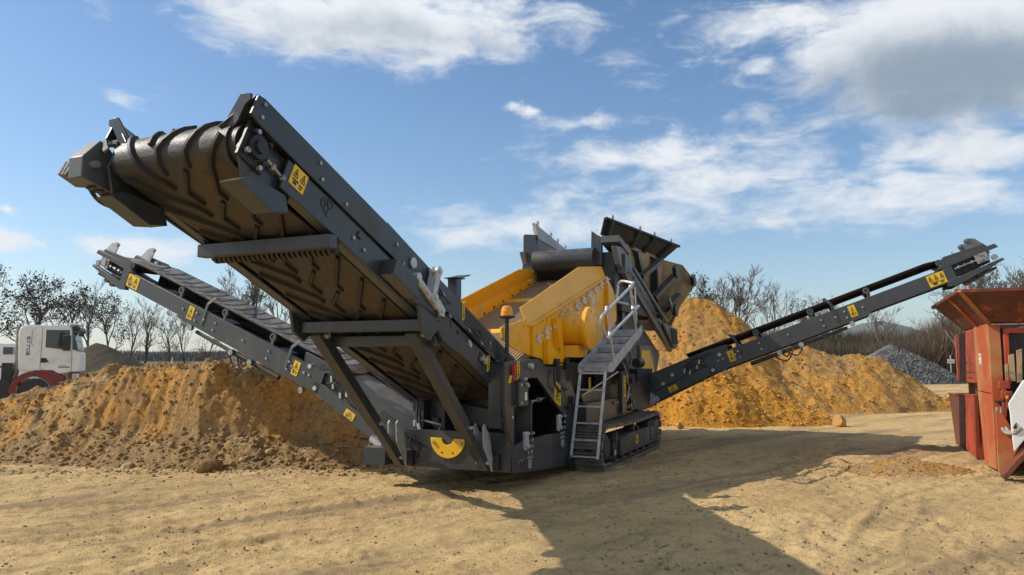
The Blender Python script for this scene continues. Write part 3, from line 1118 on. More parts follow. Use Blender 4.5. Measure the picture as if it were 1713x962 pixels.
mb.cyl((-2.12, YS + .06, 1.44), (-2.12, YS + .10, 1.44), .02, 8)
mb.cyl((-1.83, YS + .003, 1.60), (-1.83, YS + .06, 1.60), .042, 12)
for x, z in ((-2.22, 1.37), (-2.22, 1.14), (-2.36, .97)):
    mb.cyl((x, YS + .062 if x > -2.3 else YS, z), (x, YS + .075 if x > -2.3 else YS + .015, z), .018, 8)
part('handle_knob', mb, M['galv'], chassis)
mb = MB()
mb.bar((-2.36, YS + .02, 1.62), (-2.36, YS + .03, 1.50), .04, .045)
mb.bar((-2.36, YS + .02, 1.47), (-2.36, YS + .03, 1.42), .035, .035)
part('emergency_handle', mb, M['redlever'], chassis, .006)
sticker(chassis, (-2.18, YS + .004, 1.55), (1, 0, 0), (0, 0, 1), .085, .23, 3)
mb = MB()
mb.prism([(-2.5, 1.40), (-2.42, 1.40), (-2.38, 1.49), (-2.44, 1.49)], 1, YS + .002, YS + .01)
part('tag_plate', mb, M['sticker'], chassis)
sticker(chassis, (-.77, YS + .004, 1.20), (.85, 0, -.30), (0, 0, 1), .26, .30, 2)
# safety chains hanging from two brackets
for x0, z0 in ((-1.96, .68), (-.75, .82)):
    mb = MB()
    mb.prism([(x0 - .07, z0 + .08), (x0 + .05, z0 + .08), (x0 + .05, z0 - .06), (x0 - .02, z0 - .16), (x0 - .07, z0 - .14)], 1, YS + .003, YS + .035)
    mb.cyl((x0 - .02, YS + .0, z0 - .10), (x0 - .02, YS + .07, z0 - .10), .03, 10)
    mb.cyl((x0 - .10, YS + .03, z0 + .05), (x0 + .08, YS + .03, z0 + .05), .018, 8)
    br = part('chain_bracket', mb, M['galv'], chassis)
for x0, z0 in ((-1.96, .68), (-.75, .82)):
    mb = MB()
    for i in range(17):
        t = i / 16
        x = x0 + .0 + .16 * math.sin(t * math.pi) * (1 if t > .5 else .75) * (1 if t > .02 else 0) + .03 * t
        z = z0 + .05 - .42 * math.sin(math.pi * t) - (0 if t < .5 else .0)
        x = x0 - .02 + .17 * t - .03 * math.sin(math.pi * t)
        if i % 2:
            mb.ring((x, YS + .052, z), (0, 1, 0), .012, .021, .007, 8)
        else:
            mb.ring((x - .003, YS + .055, z), (1, 0, 0), .012, .021, .007, 8)
    part('safety_chain', mb, M['galv'], chassis)
mb = MB()
mb.cyl((-.30, YS + .0, .30), (-.30, YS + .08, .30), .04, 10)
mb.ring((-.34, YS + .03, .19), (0, 1, 0), .055, .085, .035, 16)
mb.ring((-.20, YS + .02, 1.08), (0, 1, 0), .03, .062, .03, 16)
mb.cyl((-.36, YS, .99), (-.36, YS + .05, .99), .035, 8)
part('tow_shackle', mb, M['black'], chassis)
mb = MB()
for (x, z) in ((-2.33, .36), (-2.24, .37), (-2.15, .38)):
    mb.cyl((x + .15, YS, z + .04), (x + .15, YS + .02, z + .04), .018, 8)
mb.cyl((-.48, YS, 1.28), (-.48, YS + .07, 1.28), .05, 12)
mb.cyl((-.48, YS + .07, 1.28), (-.48, YS + .09, 1.28), .03, 10)
part('plug', mb, M['steel'], chassis)
mb = MB()
mb.tube([(-.98, YS + .03, 1.55), (-1.02, YS + .05, 1.42), (-.98, YS + .05, 1.32), (-.80, YS + .05, 1.22), (-.62, YS + .04, 1.27)], .016, 7)
mb.tube([(-.58, YS + .03, 1.24), (-.56, YS + .05, 1.1), (-.60, YS + .05, .98)], .010, 7)
part('wiring_hose', mb, M['rubber_dark'], chassis)
mb = MB()
mb.cyl((-2.30, YS - .1, 1.66), (-2.30, YS - .1, 2.215), .026, 12)
mb.bar((-2.42, YS - .1, 1.66), (-2.31, YS - .1, 1.78), .012, .02)
mast = part('beacon_mast', mb, M['black'], plant)
mb = MB()
mb.lathe((-2.30, YS - .1, 2.205), (0, 0, 1), [(0, .05), (.012, .10), (.03, .105), (.04, .08)], 18)
part('beacon_base', mb, M['black'], mast)
mb = MB()
mb.lathe((-2.30, YS - .1, 2.246), (0, 0, 1), [(0, .078), (.06, .076), (.065, .07), (.105, .062), (.122, .045), (.126, .02)], 20)
part('beacon_lens', mb, M['amber'], mast, label='amber beacon lens')
# inner dark machinery under the screen: sloping pan, springs, engine room wall
mb = MB()
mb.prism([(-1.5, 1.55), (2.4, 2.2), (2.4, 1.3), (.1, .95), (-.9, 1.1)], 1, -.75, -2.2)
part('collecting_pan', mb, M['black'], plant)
mb = MB()
mb.prism([(-.9, 1.58), (-.55, 1.58), (-.40, 1.42), (-.35, 1.28), (-.5, 1.22), (-.75, 1.22), (-.9, 1.36)], 1, -.56, -.72)
part('spring_seat', mb, M['grey'], plant, .006)
mb = MB()
for x in (-.72, -.30):
    for i in range(6):
        z = 1.40 + i * .045
        mb.ring((x, -.52, z), (0, 0, 1), .05, .085, .022, 16)
    mb.cyl((x, -.52, 1.36), (x, -.52, 1.7), .045, 12)
part('screen_spring', mb, M['black'], plant, split=True)
mb = MB()
mb.prism([(.10, 1.15), (2.2, 1.30), (2.2, .72), (.5, .80)], 1, -.45, -.60)
mb.prism([(-.05, 1.02), (2.0, 1.02), (2.0, .72), (-.05, .66)], 1, -.30, -.58)
part('fuel_tank_cover', mb, M['grey'], plant, .006)
mb = MB()
mb.prism([(.2, .86), (1.3, .985), (1.32, .955), (.22, .83)], 1, -.298, -.294)
part('faded_lettering', mb, M['grey_light'], plant)

# ---------------------------------------------------------------- crawler tracks
def stadium(x0, x1, zc, r, n):
    L1 = x1 - x0
    tot = 2 * L1 + 2 * math.pi * r
    out = []
    for i in range(n):
        s = tot * (i + .5) / n
        if s < L1: out.append((x0 + s, zc - r, 1, 0))
        elif s < L1 + math.pi * r:
            a = (s - L1) / r - math.pi / 2
            out.append((x1 + r * math.cos(a), zc + r * math.sin(a), -math.sin(a), math.cos(a)))
        elif s < 2 * L1 + math.pi * r:
            q = s - L1 - math.pi * r
            sag = .035 * math.sin(math.pi * q / L1)
            out.append((x1 - q, zc + r - sag, -1, 0))
        else:
            a = (s - 2 * L1 - math.pi * r) / r + math.pi / 2
            out.append((x0 + r * math.cos(a), zc + r * math.sin(a), -math.sin(a), math.cos(a)))
    return out, tot


def crawler(y0, y1):
    yc = (y0 + y1) / 2
    x0, x1, zc, r = .08, 3.28, .350, .300
    mb = MB()
    mb.prism([(.42, .20), (3.02, .20), (3.02, .46), (.95, .46), (.42, .40)], 1, y1 - .03, y0 + .03)
    trk = part('crawler_track', mb, M['black'], plant, .006)
    outp, tot = stadium(x0, x1, zc, r, 54)
    pitch = tot / 54
    me0 = None
    for (x, z, tx, tz) in outp:
        phi = math.atan2(-tz, tx)
        if me0 is None:
            mb = MB()
            w = (y1 - y0) / 2
            mb.box(-pitch * .40, pitch * .40, -w, w, -.014, .010)
            for g_ in (-.38, -.06, .26):
                mb.box(pitch * g_, pitch * (g_ + .10), -w, w, -.052, -.014)
            mb.box(-pitch * .50, pitch * .50, -w * .5, -w * .3, .010, .035)
            mb.box(-pitch * .50, pitch * .50, w * .3, w * .5, .010, .035)
            me0 = build(mb, 'track_shoe', M['shoe'], trk, True, 0, 0, origin=(0, 0, 0))
            o = me0
        else:
            o = me0.copy()
            COL.objects.link(o)
            o.parent = trk
        o.location = Vector((x, -yc, z)) - ORG[trk.name]
        o.rotation_euler = (0, phi, 0)
    mb = MB()
    mb.lathe((x0 + .02, y0 + .06, zc), (0, 1, 0), [(0, .24), (.05, .26), (y1 - y0 - .16, .26), (y1 - y0 - .10, .17), (y1 - y0 - .08, .15), (y1 - y0 - .08, .02)], 26)
    part('idler_wheel', mb, M['black'], trk)
    mb = MB()
    mb.lathe((x1, y0 + .08, zc), (0, 1, 0), [(0, .24), (.1, .27), (y1 - y0 - .2, .27), (y1 - y0 - .1, .20), (y1 - y0 - .08, .08)], 26)
    part('drive_sprocket', mb, M['black'], trk)
    for i in range(6):
        x = .62 + i * .44
        mb = MB()
        mb.lathe((x, y0 + .08, .155), (0, 1, 0), [(0, .09), (.06, .115), (y1 - y0 - .24, .115), (y1 - y0 - .18, .085), (y1 - y0 - .13, .05)], 18)
        part('track_roller', mb, M['black'], trk)
    mb = MB()
    mb.prism([(.70, .20), (2.62, .20), (2.62, .47), (1.15, .47), (.72, .42)], 1, y1 - .028, y1 + .012)
    mb.box(.66, 3.08, y1 - .02, y1 + .03, .185, .205)
    part('track_cover', mb, M['tan_grey'], trk, .006)
    mb = MB()
    mb.prism([(2.72, .21), (3.10, .21), (3.10, .45), (2.72, .45)], 1, y1 - .03, y1 + .006)
    part('motor_cover', mb, M['tan_grey'], trk, .012)
    mb = MB()
    mb.ring((1.70, y1 + .0125, .335), (0, 1, 0), .062, .085, .003, 24)
    mb.bar((1.675, y1 + .015, .29), (1.725, y1 + .015, .385), .003, .02, (1, 0, 0))
    part('round_emblem', mb, M['sticker'], trk)
    mb = MB()
    mb.cyl((.56, y1 - .06, .46), (.56, y1 - .01, .46), .07, 14)
    mb.bar((.40, y1 - .04, .42), (.66, y1 - .04, .53), .04, .05)
    mb.cyl((1.9, y1 - .10, .50), (1.9, y1 - .02, .50), .045, 12)
    mb.box(1.62, 1.70, y1 - .2, y1 - .03, .46, .60)
    mb.box(2.62, 2.70, y1 - .2, y1 - .02, .22, .55)
    part('carrier_roller', mb, M['black'], trk)
    mb = MB()
    mb.box(.47, .55, y1 - .028, y1 - .02, .20, .28)
    part('track_plate', mb, M['galv'], trk)


M['shoe'] = material('track_steel', (.17, .15, .125), .5, .2, (.27, .22, .155), 5, .45, .65, .1, 50)
M['tan_grey'] = material('dusty_dark_paint', (.040, .038, .034), .6, 0, (.10, .082, .058), 3, .42, .68, .1, 40)
crawler(-.45, .0)
crawler(-3.0, -2.55)

# ---------------------------------------------------------------- screen box
sl = .340


def zt(x):
    return 2.39 + sl * (x + 1.5)


mb = MB()
wall = [(-1.50, 2.15), (2.15, 3.20), (2.62, 2.87), (2.60, 2.42), (1.9, 2.0), (.25, 1.62), (-.10, 1.56), (-.28, 1.60), (-.87, 1.617), (-1.0, 1.70), (-1.42, 1.74)]
mb.prism(wall, 1, -.65, -.68)
mb.prism([(-1.50, 2.15), (2.15, 3.20), (2.74, 3.27), (2.70, 2.95)] + wall[4:], 1, -2.25, -2.22)
for x_ in (-.6, 1.2):
    mb.cyl((x_, -2.24, zt(x_) - .62), (x_, -.66, zt(x_) - .62), .08, 14)
screen = part('screen_box', mb, M['yellow'], bevel=.006)
for y0, sg in ((-.65, -1), (-2.25, 1)):
    mb = MB()
    a = [(-1.50, 2.15), (2.15, 3.20), (2.2, 3.40), (1.0, 3.255), (-1.50, 2.40)] if y0 > -1 else [(-1.50, 2.15), (2.15, 3.20), (2.74, 3.28), (2.15, 3.41), (1.57, 3.345), (-1.50, 2.36)]
    ins = .11 * sg
    def yy(z_, x_):
        zb = 2.15 + (x_ + 1.5) * (1.05 / 3.65)
        return y0 + ins * max(0, min(1, (z_ - zb) / .24))
    vs = [(x, yy(z, x), z) for x, z in a] + [(x, yy(z, x) + .02 * sg, z) for x, z in a]
    n = len(a)
    mb.add(vs, [tuple(range(n)), tuple(range(2 * n - 1, n - 1, -1))] + [(i, (i + 1) % n, n + (i + 1) % n, n + i) for i in range(n)])
    mb.bar((-1.5, y0 - .02 * sg, 2.145), (2.15, y0 - .02 * sg, 3.195), .035, .03, (0, 0, 1))
    part('top_flange', mb, M['yellow'], screen, .005)
# front wing plates at the discharge end
for y0 in (-.665,):
    mb = MB()
    mb.prism([(-2.34, 2.09), (-1.52, 2.25), (-1.42, 1.74), (-1.97, 1.83), (-2.34, 1.96)], 1, y0 - .012, y0 + .012)
    part('discharge_wing', mb, M['yellow'], screen, .005)
# liners inside the box, with their bolts
mb = MB()
mb.prism([(-1.5, 2.12), (2.1, 3.17), (2.72, 3.26), (.26, 2.41), (-1.5, 1.80)], 1, -2.215, -2.195)
part('side_liner', mb, M['yellow'], screen, .004)
mb = MB()
for i in range(9):
    x = -.5 + i * .38
    z = 2.40 + .345 * (x - .26) + .055
    mb.cyl((x, -2.195, z), (x, -2.18, z), .02, 8)
part('liner_bolt', mb, M['black'], screen)
# vertical ribs and the pointed lower gusset on the outer wall
mb = MB()
mb.box(-1.40, -1.34, -.648, -.60, 1.76, 2.16)
mb.prism([(-.95, 1.95), (-.90, 1.95), (-.20, 1.62), (-.10, 1.56), (-.35, 1.60), (-.95, 1.62)], 1, -.648, -.56)
mb.prism([(-.60, 2.28), (-.44, 2.31), (-.30, 1.70), (-.46, 1.66)], 1, -.648, -.55)
mb.prism([(.52, 2.62), (.58, 2.64), (.66, 2.3), (.60, 2.28)], 1, -.648, -.60)
mb.prism([(2.1, 3.14), (2.62, 2.87), (2.60, 2.42), (2.2, 2.2), (2.12, 2.6)], 1, -.648, -.58)
part('wall_rib', mb, M['yellow'], screen, .006)
# exciter housing
mb = MB()
mb.lathe((-.04, -.648, 2.165), (0, 1, 0), [(0, .30), (.02, .30), (.021, .27), (.38, .27)], 36)
mb.box(-.30, .22, -.645, -.35, 1.72, 1.90)
drum = part('exciter_housing', mb, M['yellow'], screen, .004)
mb = MB()
mb.lathe((-.04, -.27, 2.165), (0, 1, 0), [(0, .33), (.06, .33), (.068, .31), (.068, .05)], 40)
part('exciter_cover', mb, M['yellow'], screen, .003)
mb = MB()
for i in range(8):
    a = R(i * 45 + 10)
    mb.cyl((-.04 + .265 * math.cos(a), -.202, 2.165 + .265 * math.sin(a)), (-.04 + .265 * math.cos(a), -.188, 2.165 + .265 * math.sin(a)), .018, 6)
part('cover_bolt', mb, M['yellow'], screen)
mb = MB()
mb.bar((-.05, -.5, 1.80), (.35, -.45, 1.92), .12, .14)
mb.cyl((.10, -.62, 1.72), (.10, -.40, 1.72), .09, 12)
mb.tube([(.0, -.42, 1.68), (.2, -.36, 1.80), (.38, -.40, 1.86), (.5, -.5, 1.8)], .025, 8)
mb.tube([(.35, -.40, 2.30), (.52, -.38, 2.22), (.55, -.42, 2.0), (.45, -.5, 1.8)], .03, 8)
part('exciter_motor', mb, M['black'], screen)
# the row of clamp bolts along the wall
A_, B_ = Vector((-1.246, -.645, 1.982)), Vector((2.20, -.645, 3.16))
for i in range(11):
    c = A_.lerp(B_, (i + .1) / 10.4)
    mb = MB()
    d = Vector((.30, 0, .95)).normalized()
    c1 = c + Vector((0, .035, 0))
    mb.bar(c1 - d * .06, c1 + d * .06, .022, .035, (0, 1, 0))
    e = Vector((.94, 0, .34))
    mb.bar(c1 - e * .085, c1 + e * .085, .016, .016)
    mb.cyl(c1 + e * .08 + Vector((0, -.02, 0)), c1 + e * .08 + Vector((0, .035, 0)), .02, 6)
    mb.cyl(c1 - d * .06, c1 - d * .06 + Vector((0, .04, 0)), .025, 6)
    part('clamp_bolt', mb, M['clamp'] if 'clamp' in M else M['galv'], screen)
mb = MB()
for i in range(26):
    x = -1.35 + i * .138
    z = 2.06 + (x + 1.5) * (1.05 / 3.65) + .02
    mb.cyl((x, -.649, z), (x, -.640, z), .011, 6)
part('rivet_row', mb, M['decal_tan'], screen)
mb = MB()
mb.ring((.98, -.6485, 2.50), (0, 1, 0), .24, .262, .003, 40)
mb.ring((.98, -.6485, 2.50), (0, 1, 0), .10, .115, .003, 30)
for k in range(4):
    a = R(45 + 90 * k)
    mb.bar((.98 + .1 * math.cos(a), -.647, 2.5 + .1 * math.sin(a)), (.98 + .24 * math.cos(a), -.647, 2.5 + .24 * math.sin(a)), .003, .018, (math.sin(a), 0, -math.cos(a)))
part('faded_print', mb, M['decal_tan'], screen)
for x, z in ((1.35, 2.63), (-.82, 1.98)):
    mb = MB()
    mb.box(x, x + .10, -.648, -.643, z, z + .12)
    part('data_plate', mb, M['white'], screen)
# woven wire deck
mb = MB()
def dz(x, y):
    return 2.385 + .345 * (x - .26) + .015 * math.cos((y + 1.45) * 2.2)
nx_, ny_ = 74, 30
xa, xb = -2.2, 2.75
for i in range(nx_):
    x = xa + (xb - xa) * i / (nx_ - 1)
    prev = None
    for j in range(5):
        y = -2.19 + 1.50 * j / 4
        p = (x, y, dz(x, y))
        if prev: mb.bar(prev, p, .014, .014)
        prev = p
for j in range(ny_):
    y = -2.19 + 1.50 * j / (ny_ - 1)
    mb.bar((xa, y, dz(xa, y) + .012), (xb, y, dz(xb, y) + .012), .014, .014)
part('screen_mesh', mb, M['mesh'], screen, smooth=0, kind='stuff')
mb = MB()
mb.prism([(-2.1, 1.46), (2.7, 3.12), (2.7, 3.07), (-2.1, 1.41)], 1, -2.18, -.70)
part('lower_deck', mb, M['under'] if 'under' in M else M['black'], screen)

# ---------------------------------------------------------------- feed hopper and feeder
mb = MB()
# feeder side beams: rise from the rear to the head
for y0 in (-.45, -2.40):
    s_g = -1 if y0 > -1 else 1
    mb.prism([(2.20, 3.77), (2.42, 3.46), (3.05, 3.20), (6.8, 1.86), (7.0, 1.95), (6.9, 2.12), (3.5, 3.40), (2.75, 3.80)], 1, y0, y0 + s_g * .10)
for x_ in (3.4, 5.2):
    mb.box(x_, x_ + .1, -2.35, -.5, 3.30 - (x_ - 3.4) * .36 - .1, 3.36 - (x_ - 3.4) * .36 - .1)
M['beam'] = material('beam_paint', (.17, .18, .185), .5, 0, (.22, .205, .175), 2.6, .5, .75, sun_dust=.4)
hop = part('feed_hopper', mb, M['beam'], plant, .006)
for y0 in (-.444, -2.406):
    mb = MB()
    for x, z in ((2.55, 3.50), (2.80, 3.39)):
        mb.prism([(x, z), (x + .17, z - .06), (x + .17, z + .10), (x, z + .16)], 1, y0 - .004, y0 + .004)
    part('beam_opening', mb, M['black'], hop)
mb = MB()
mb.cyl((2.33, -2.12, 3.58), (2.33, -.90, 3.58), .20, 30)
part('head_roller', mb, M['grey'], hop)
mb = MB()
mb.box(2.62, 2.95, -2.20, -.72, 2.95, 3.42)
mb.box(2.46, 3.5, -.90, -.56, 2.9, 3.70)
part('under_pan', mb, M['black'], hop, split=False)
mb = MB()
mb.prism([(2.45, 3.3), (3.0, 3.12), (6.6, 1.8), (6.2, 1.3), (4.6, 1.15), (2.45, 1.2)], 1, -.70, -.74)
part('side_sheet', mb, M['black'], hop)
mb = MB()
mb.prism([(5.5, 2.50), (6.75, 2.42), (7.05, 1.98), (6.75, 1.93)], 1, -.40, -.36)
part('rear_plate', mb, M['grey'], hop, .004)
for k in range(4):
    mb = MB()
    mb.bar((6.35 + k * .16, -.35, 2.40), (6.47 + k * .16, -.35, 2.05), .03, .035, (0, 1, 0))
    part('rear_slat', mb, M['grey_light'], hop)
mb = MB()
mb.prism([(2.4, 3.78), (2.3, 3.40), (2.8, 3.15), (6.6, 1.75), (6.6, 2.1), (3.0, 3.55)], 1, -2.10, -.95)
part('feeder_belt', mb, M['rubber_dark'], hop)
# head end cheeks
mb = MB()
mb.prism([(-2.36, 4.14), (-2.12, 4.11), (-2.06, 3.38), (-2.42, 3.34), (-2.38, 3.7)], 0, 2.36, 2.40)
mb.prism([(2.40, 4.12), (3.15, 3.80), (3.15, 3.40), (2.40, 3.38)], 1, -2.14, -2.10)
mb.prism([(2.40, 4.13), (3.15, 3.9), (3.15, 3.40), (2.40, 3.36)], 1, -2.40, -2.36)
part('end_cheek', mb, M['grey'], hop, .006)
mb = MB()
mb.prism([(-.98, 4.11), (-.86, 4.02), (-.78, 3.98), (-.78, 3.45), (-1.0, 3.44)], 0, 2.36, 2.40)
mb.prism([(2.40, 4.06), (2.9, 3.98), (2.9, 3.42), (2.40, 3.42)], 1, -.98, -.94)
part('end_cheek', mb, M['grey'], hop, .006)
mb = MB()
mb.box(2.42, 2.50, -.92, -.80, 3.50, 3.86)
mb.cyl((2.38, -.93, 3.6), (2.44, -.80, 3.6), .05, 10)
mb.bar((2.36, -.92, 3.72), (2.36, -.84, 3.66), .03, .03)
mb.box(2.7, 6.2, -.9, -.5, 2.6, 2.9)
part('head_bearing', mb, M['black'], hop)
mb = MB()
mb.prism([(2.30, 3.98), (3.02, 3.82), (3.02, 3.70), (2.30, 3.86)], 1, -.78, -.42)
mb.prism([(2.62, 3.68), (2.95, 3.62), (2.95, 3.38), (2.62, 3.30)], 1, -.60, -.40)
part('cover_box', mb, M['grey_light'], hop, .006)


def panel4(mb, q, th, d):
    """a thick plate between four corners"""
    d = Vector(d).normalized() * th
    a = [Vector(p) for p in q]
    b = [p + d for p in a]
    n = len(a)
    mb.add(a + b, [tuple(range(n)), tuple(range(2 * n - 1, n - 1, -1))] + [(i, (i + 1) % n, n + (i + 1) % n, n + i) for i in range(n)])


def hopper_side(m):
    """m = +1 right-hand wing, -1 its twin across the belt"""
    f = (lambda p: p) if m > 0 else (lambda p: (p[0], -2.9 - p[1], p[2]))
    w0, w1, w2, w3 = f((2.42, -.80, 4.02)), f((6.0, -.42, 3.98)), f((6.15, -.10, 4.28)), f((2.42, -.72, 4.34))
    mb = MB()
    panel4(mb, [w0, w1, w2, w3], .03, (0, -m, .5))
    wing = part('hopper_wing', mb, M['wing'] if m > 0 else M['wing_in'], hop, .005)
    mb = MB()
    for t in (.06, .40, .60, .86):
        a = Vector(w0).lerp(Vector(w1), t); b_ = Vector(w3).lerp(Vector(w2), t)
        mb.bar(a + Vector((0, .03 * m, -.02)), b_ + Vector((0, .03 * m, -.02)), .14 if t in (.06, .4) else .10, .07, (0, 1, 0))
    mb.bar(Vector(w3) + Vector((0, .01 * m, 0)), Vector(w2) + Vector((0, .01 * m, 0)), .05, .05)
    part('wing_rib', mb, M['wing'] if m > 0 else M['wing_in'], hop, .004)
    mb = MB()
    for t in (.08, .42, .62, .87):
        b_ = Vector(w3).lerp(Vector(w2), t)
        mb.ring(b_ + Vector((0, 0, .06)), (0, 1, 0), .035, .055, .02, 14)
    part('lifting_eye', mb, M['steel'], hop)
    # sloping hopper wall below the wing, flared outwards, with its gussets
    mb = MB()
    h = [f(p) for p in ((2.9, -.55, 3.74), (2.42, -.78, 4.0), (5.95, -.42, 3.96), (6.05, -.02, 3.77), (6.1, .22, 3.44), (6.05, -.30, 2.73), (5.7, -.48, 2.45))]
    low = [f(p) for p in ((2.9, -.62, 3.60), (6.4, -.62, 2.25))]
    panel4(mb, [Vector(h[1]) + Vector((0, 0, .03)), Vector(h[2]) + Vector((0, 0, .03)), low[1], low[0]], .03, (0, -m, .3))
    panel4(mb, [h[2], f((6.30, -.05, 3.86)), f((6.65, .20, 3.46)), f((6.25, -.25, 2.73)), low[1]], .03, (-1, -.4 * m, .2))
    part('hopper_wall', mb, M['bounce_wall'], hop, .004)
    mb = MB()
    for t in (.13, .42, .74):
        top = Vector(h[1]).lerp(Vector(h[2]), t)
        bot = Vector(low[0]).lerp(Vector(low[1]), t)
        d = bot - top
        out = Vector((0, .26 * m, .0))
        q = [top + Vector((0, .0, -.03)), top + out * .55 + Vector((0, 0, -.10)), bot + Vector((0, .16 * m, .10)), bot]
        panel4(mb, q, .05, (1, 0, 0))
        mb.bar(top + out * .56 + Vector((.02, 0, -.10)), bot + Vector((.02, .165 * m, .10)), .12, .02, (0, 1, 0))
    part('hopper_gusset', mb, M['grey'], hop, .004)
    for a_, b_ in (((3.9, -.44, 3.36), (4.75, -.20, 3.80)), ((4.75, -.38, 3.0), (5.6, -.10, 3.55)), ((5.3, -.42, 2.62), (6.0, -.10, 3.15))):
        mb = MB()
        mb.bar(f(a_), f(b_), .09, .14, (0, 1, 0))
        part('hopper_brace', mb, M['grey'], hop, .004)
    return wing


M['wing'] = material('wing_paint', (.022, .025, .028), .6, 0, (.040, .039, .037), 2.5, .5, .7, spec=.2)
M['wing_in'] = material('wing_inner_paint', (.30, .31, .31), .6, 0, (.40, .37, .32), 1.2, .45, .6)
M['bounce_wall'] = material('bounce_tan_plate', (.40, .29, .15), .7, 0, (.24, .18, .11), 1.6, .45, .62)  # warm light bounced off the sand is painted into this tan
M['under'] = M['black']
hopper_side(1)
hopper_side(-1)
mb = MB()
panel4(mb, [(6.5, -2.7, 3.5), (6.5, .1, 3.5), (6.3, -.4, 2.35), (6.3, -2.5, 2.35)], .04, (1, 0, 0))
part('rear_wall', mb, M['bounce_wall'], hop)
# long dusty tie bar and joint pads on the flank
mb = MB()
mb.bar((3.05, -.36, 3.44), (5.6, -.30, 2.52), .05, .07)
mb.bar((5.15, -.15, 3.02), (5.75, -.15, 2.66), .05, .12)
part('tie_bar', mb, M['grey_light'], hop, .004)
mb = MB()
for c in ((5.3, -.02, 3.62), (6.4, .16, 3.52), (5.65, -.12, 2.78)):
    c = Vector(c)
    mb.prism([(c.x - .16, c.z + .05), (c.x + .04, c.z + .13), (c.x + .2, c.z + .02), (c.x + .16, c.z - .14), (c.x - .06, c.z - .12)], 1, c.y - .04, c.y + .04)
part('joint_pad', mb, M['black'], hop, .005)
mb = MB()
for x, z in ((3.35, 3.28), (3.9, 3.08), (4.45, 2.88), (5.0, 2.68), (5.5, 2.5)):
    mb.cyl((x, -.449, z), (x, -.42, z), .03, 8)
part('beam_bolt', mb, M['steel'], hop)
# upright columns carrying the feeder
for x, y in ((2.55, -.62), (2.95, -.56)):
    mb = MB()
    mb.box(x, x + .16, y - .1, y, 1.2, 3.3)
    part('support_column', mb, M['grey'], plant, .006)
mb = MB()
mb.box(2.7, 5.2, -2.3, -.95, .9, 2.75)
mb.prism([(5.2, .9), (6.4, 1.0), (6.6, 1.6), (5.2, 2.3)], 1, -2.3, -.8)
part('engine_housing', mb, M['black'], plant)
mb = MB()
mb.prism([(4.6, 1.25), (5.9, 1.25), (5.95, 1.62), (5.6, 1.98), (4.6, 1.98)], 1, -.66, -.9)
eng = part('engine_cabinet', mb, M['grey_light'], plant, .006)
mb = MB()
mb.box(4.68, 5.42, -.658, -.64, 1.34, 1.88)
part('cabinet_door', mb, M['yellow_clean'], eng, .004)
for i in range(6):
    mb = MB()
    mb.box(4.78, 5.30, -.64, -.63, 1.38 + i * .055, 1.405 + i * .055)
    part('grille_slat', mb, M['yellow'], eng)
mb = MB()
mb.prism([(5.46, 1.36), (5.85, 1.36), (5.50, 1.84)], 1, -.658, -.645)
part('cabinet_panel', mb, M['yellow_clean'], eng)
# hydraulics in the gap below the stairs
mb = MB()
mb.box(1.3, 2.6, -.62, -.40, 1.25, 1.72)
mb.cyl((2.2, -.40, 1.45), (2.2, -.28, 1.45), .16, 18)
mb.cyl((2.75, -.45, 1.30), (2.75, -.30, 1.30), .12, 16)
mb.box(2.5, 3.3, -.5, -.3, .75, 1.25)
mb.cyl((2.9, -.3, 1.62), (3.25, -.3, 1.62), .09, 14)
mb.box(3.2, 4.4, -.55, -.35, .7, 1.5)
hyd = part('hydraulic_block', mb, M['black'], plant, .008)
mb = MB()
mb.tube([(1.9, -.32, 1.74), (2.05, -.26, 1.86), (2.3, -.25, 1.84), (2.42, -.26, 1.70), (2.44, -.3, 1.55)], .025, 8)
mb.tube([(1.9, -.36, 1.74), (2.05, -.32, 1.90), (2.4, -.30, 1.88), (2.52, -.28, 1.72)], .022, 8)
mb.tube([(2.0, -.25, 1.40), (2.1, -.22, 1.2), (2.05, -.24, .98), (1.9, -.28, .9)], .018, 8)
mb.bar((1.85, -.26, 1.62), (2.06, -.24, 1.36), .03, .03)
part('hydraulic_pipe', mb, M['steel'], hyd)
mb = MB()
for x, z in ((2.0, 1.06), (2.18, 1.02), (2.3, 1.05), (2.2, .84), (2.35, .86), (2.55, .92), (1.5, .95), (1.35, .96)):
    mb.cyl((x, -.30, z), (x, -.25, z), .028, 8)
part('valve_knob', mb, M['steel'], hyd)
sticker(plant, (1.86, -.235, 1.22), (1, 0, 0), (0, 0, 1), .12, .36, 3)
mb = MB()
mb.box(1.72, 2.0, -.30, -.24, .75, 1.48)
part('side_post', mb, M['grey'], plant, .004)
sticker(plant, (.55, -.445, 1.28), (1, 0, 0), (0, 0, 1), .09, .24, 3)

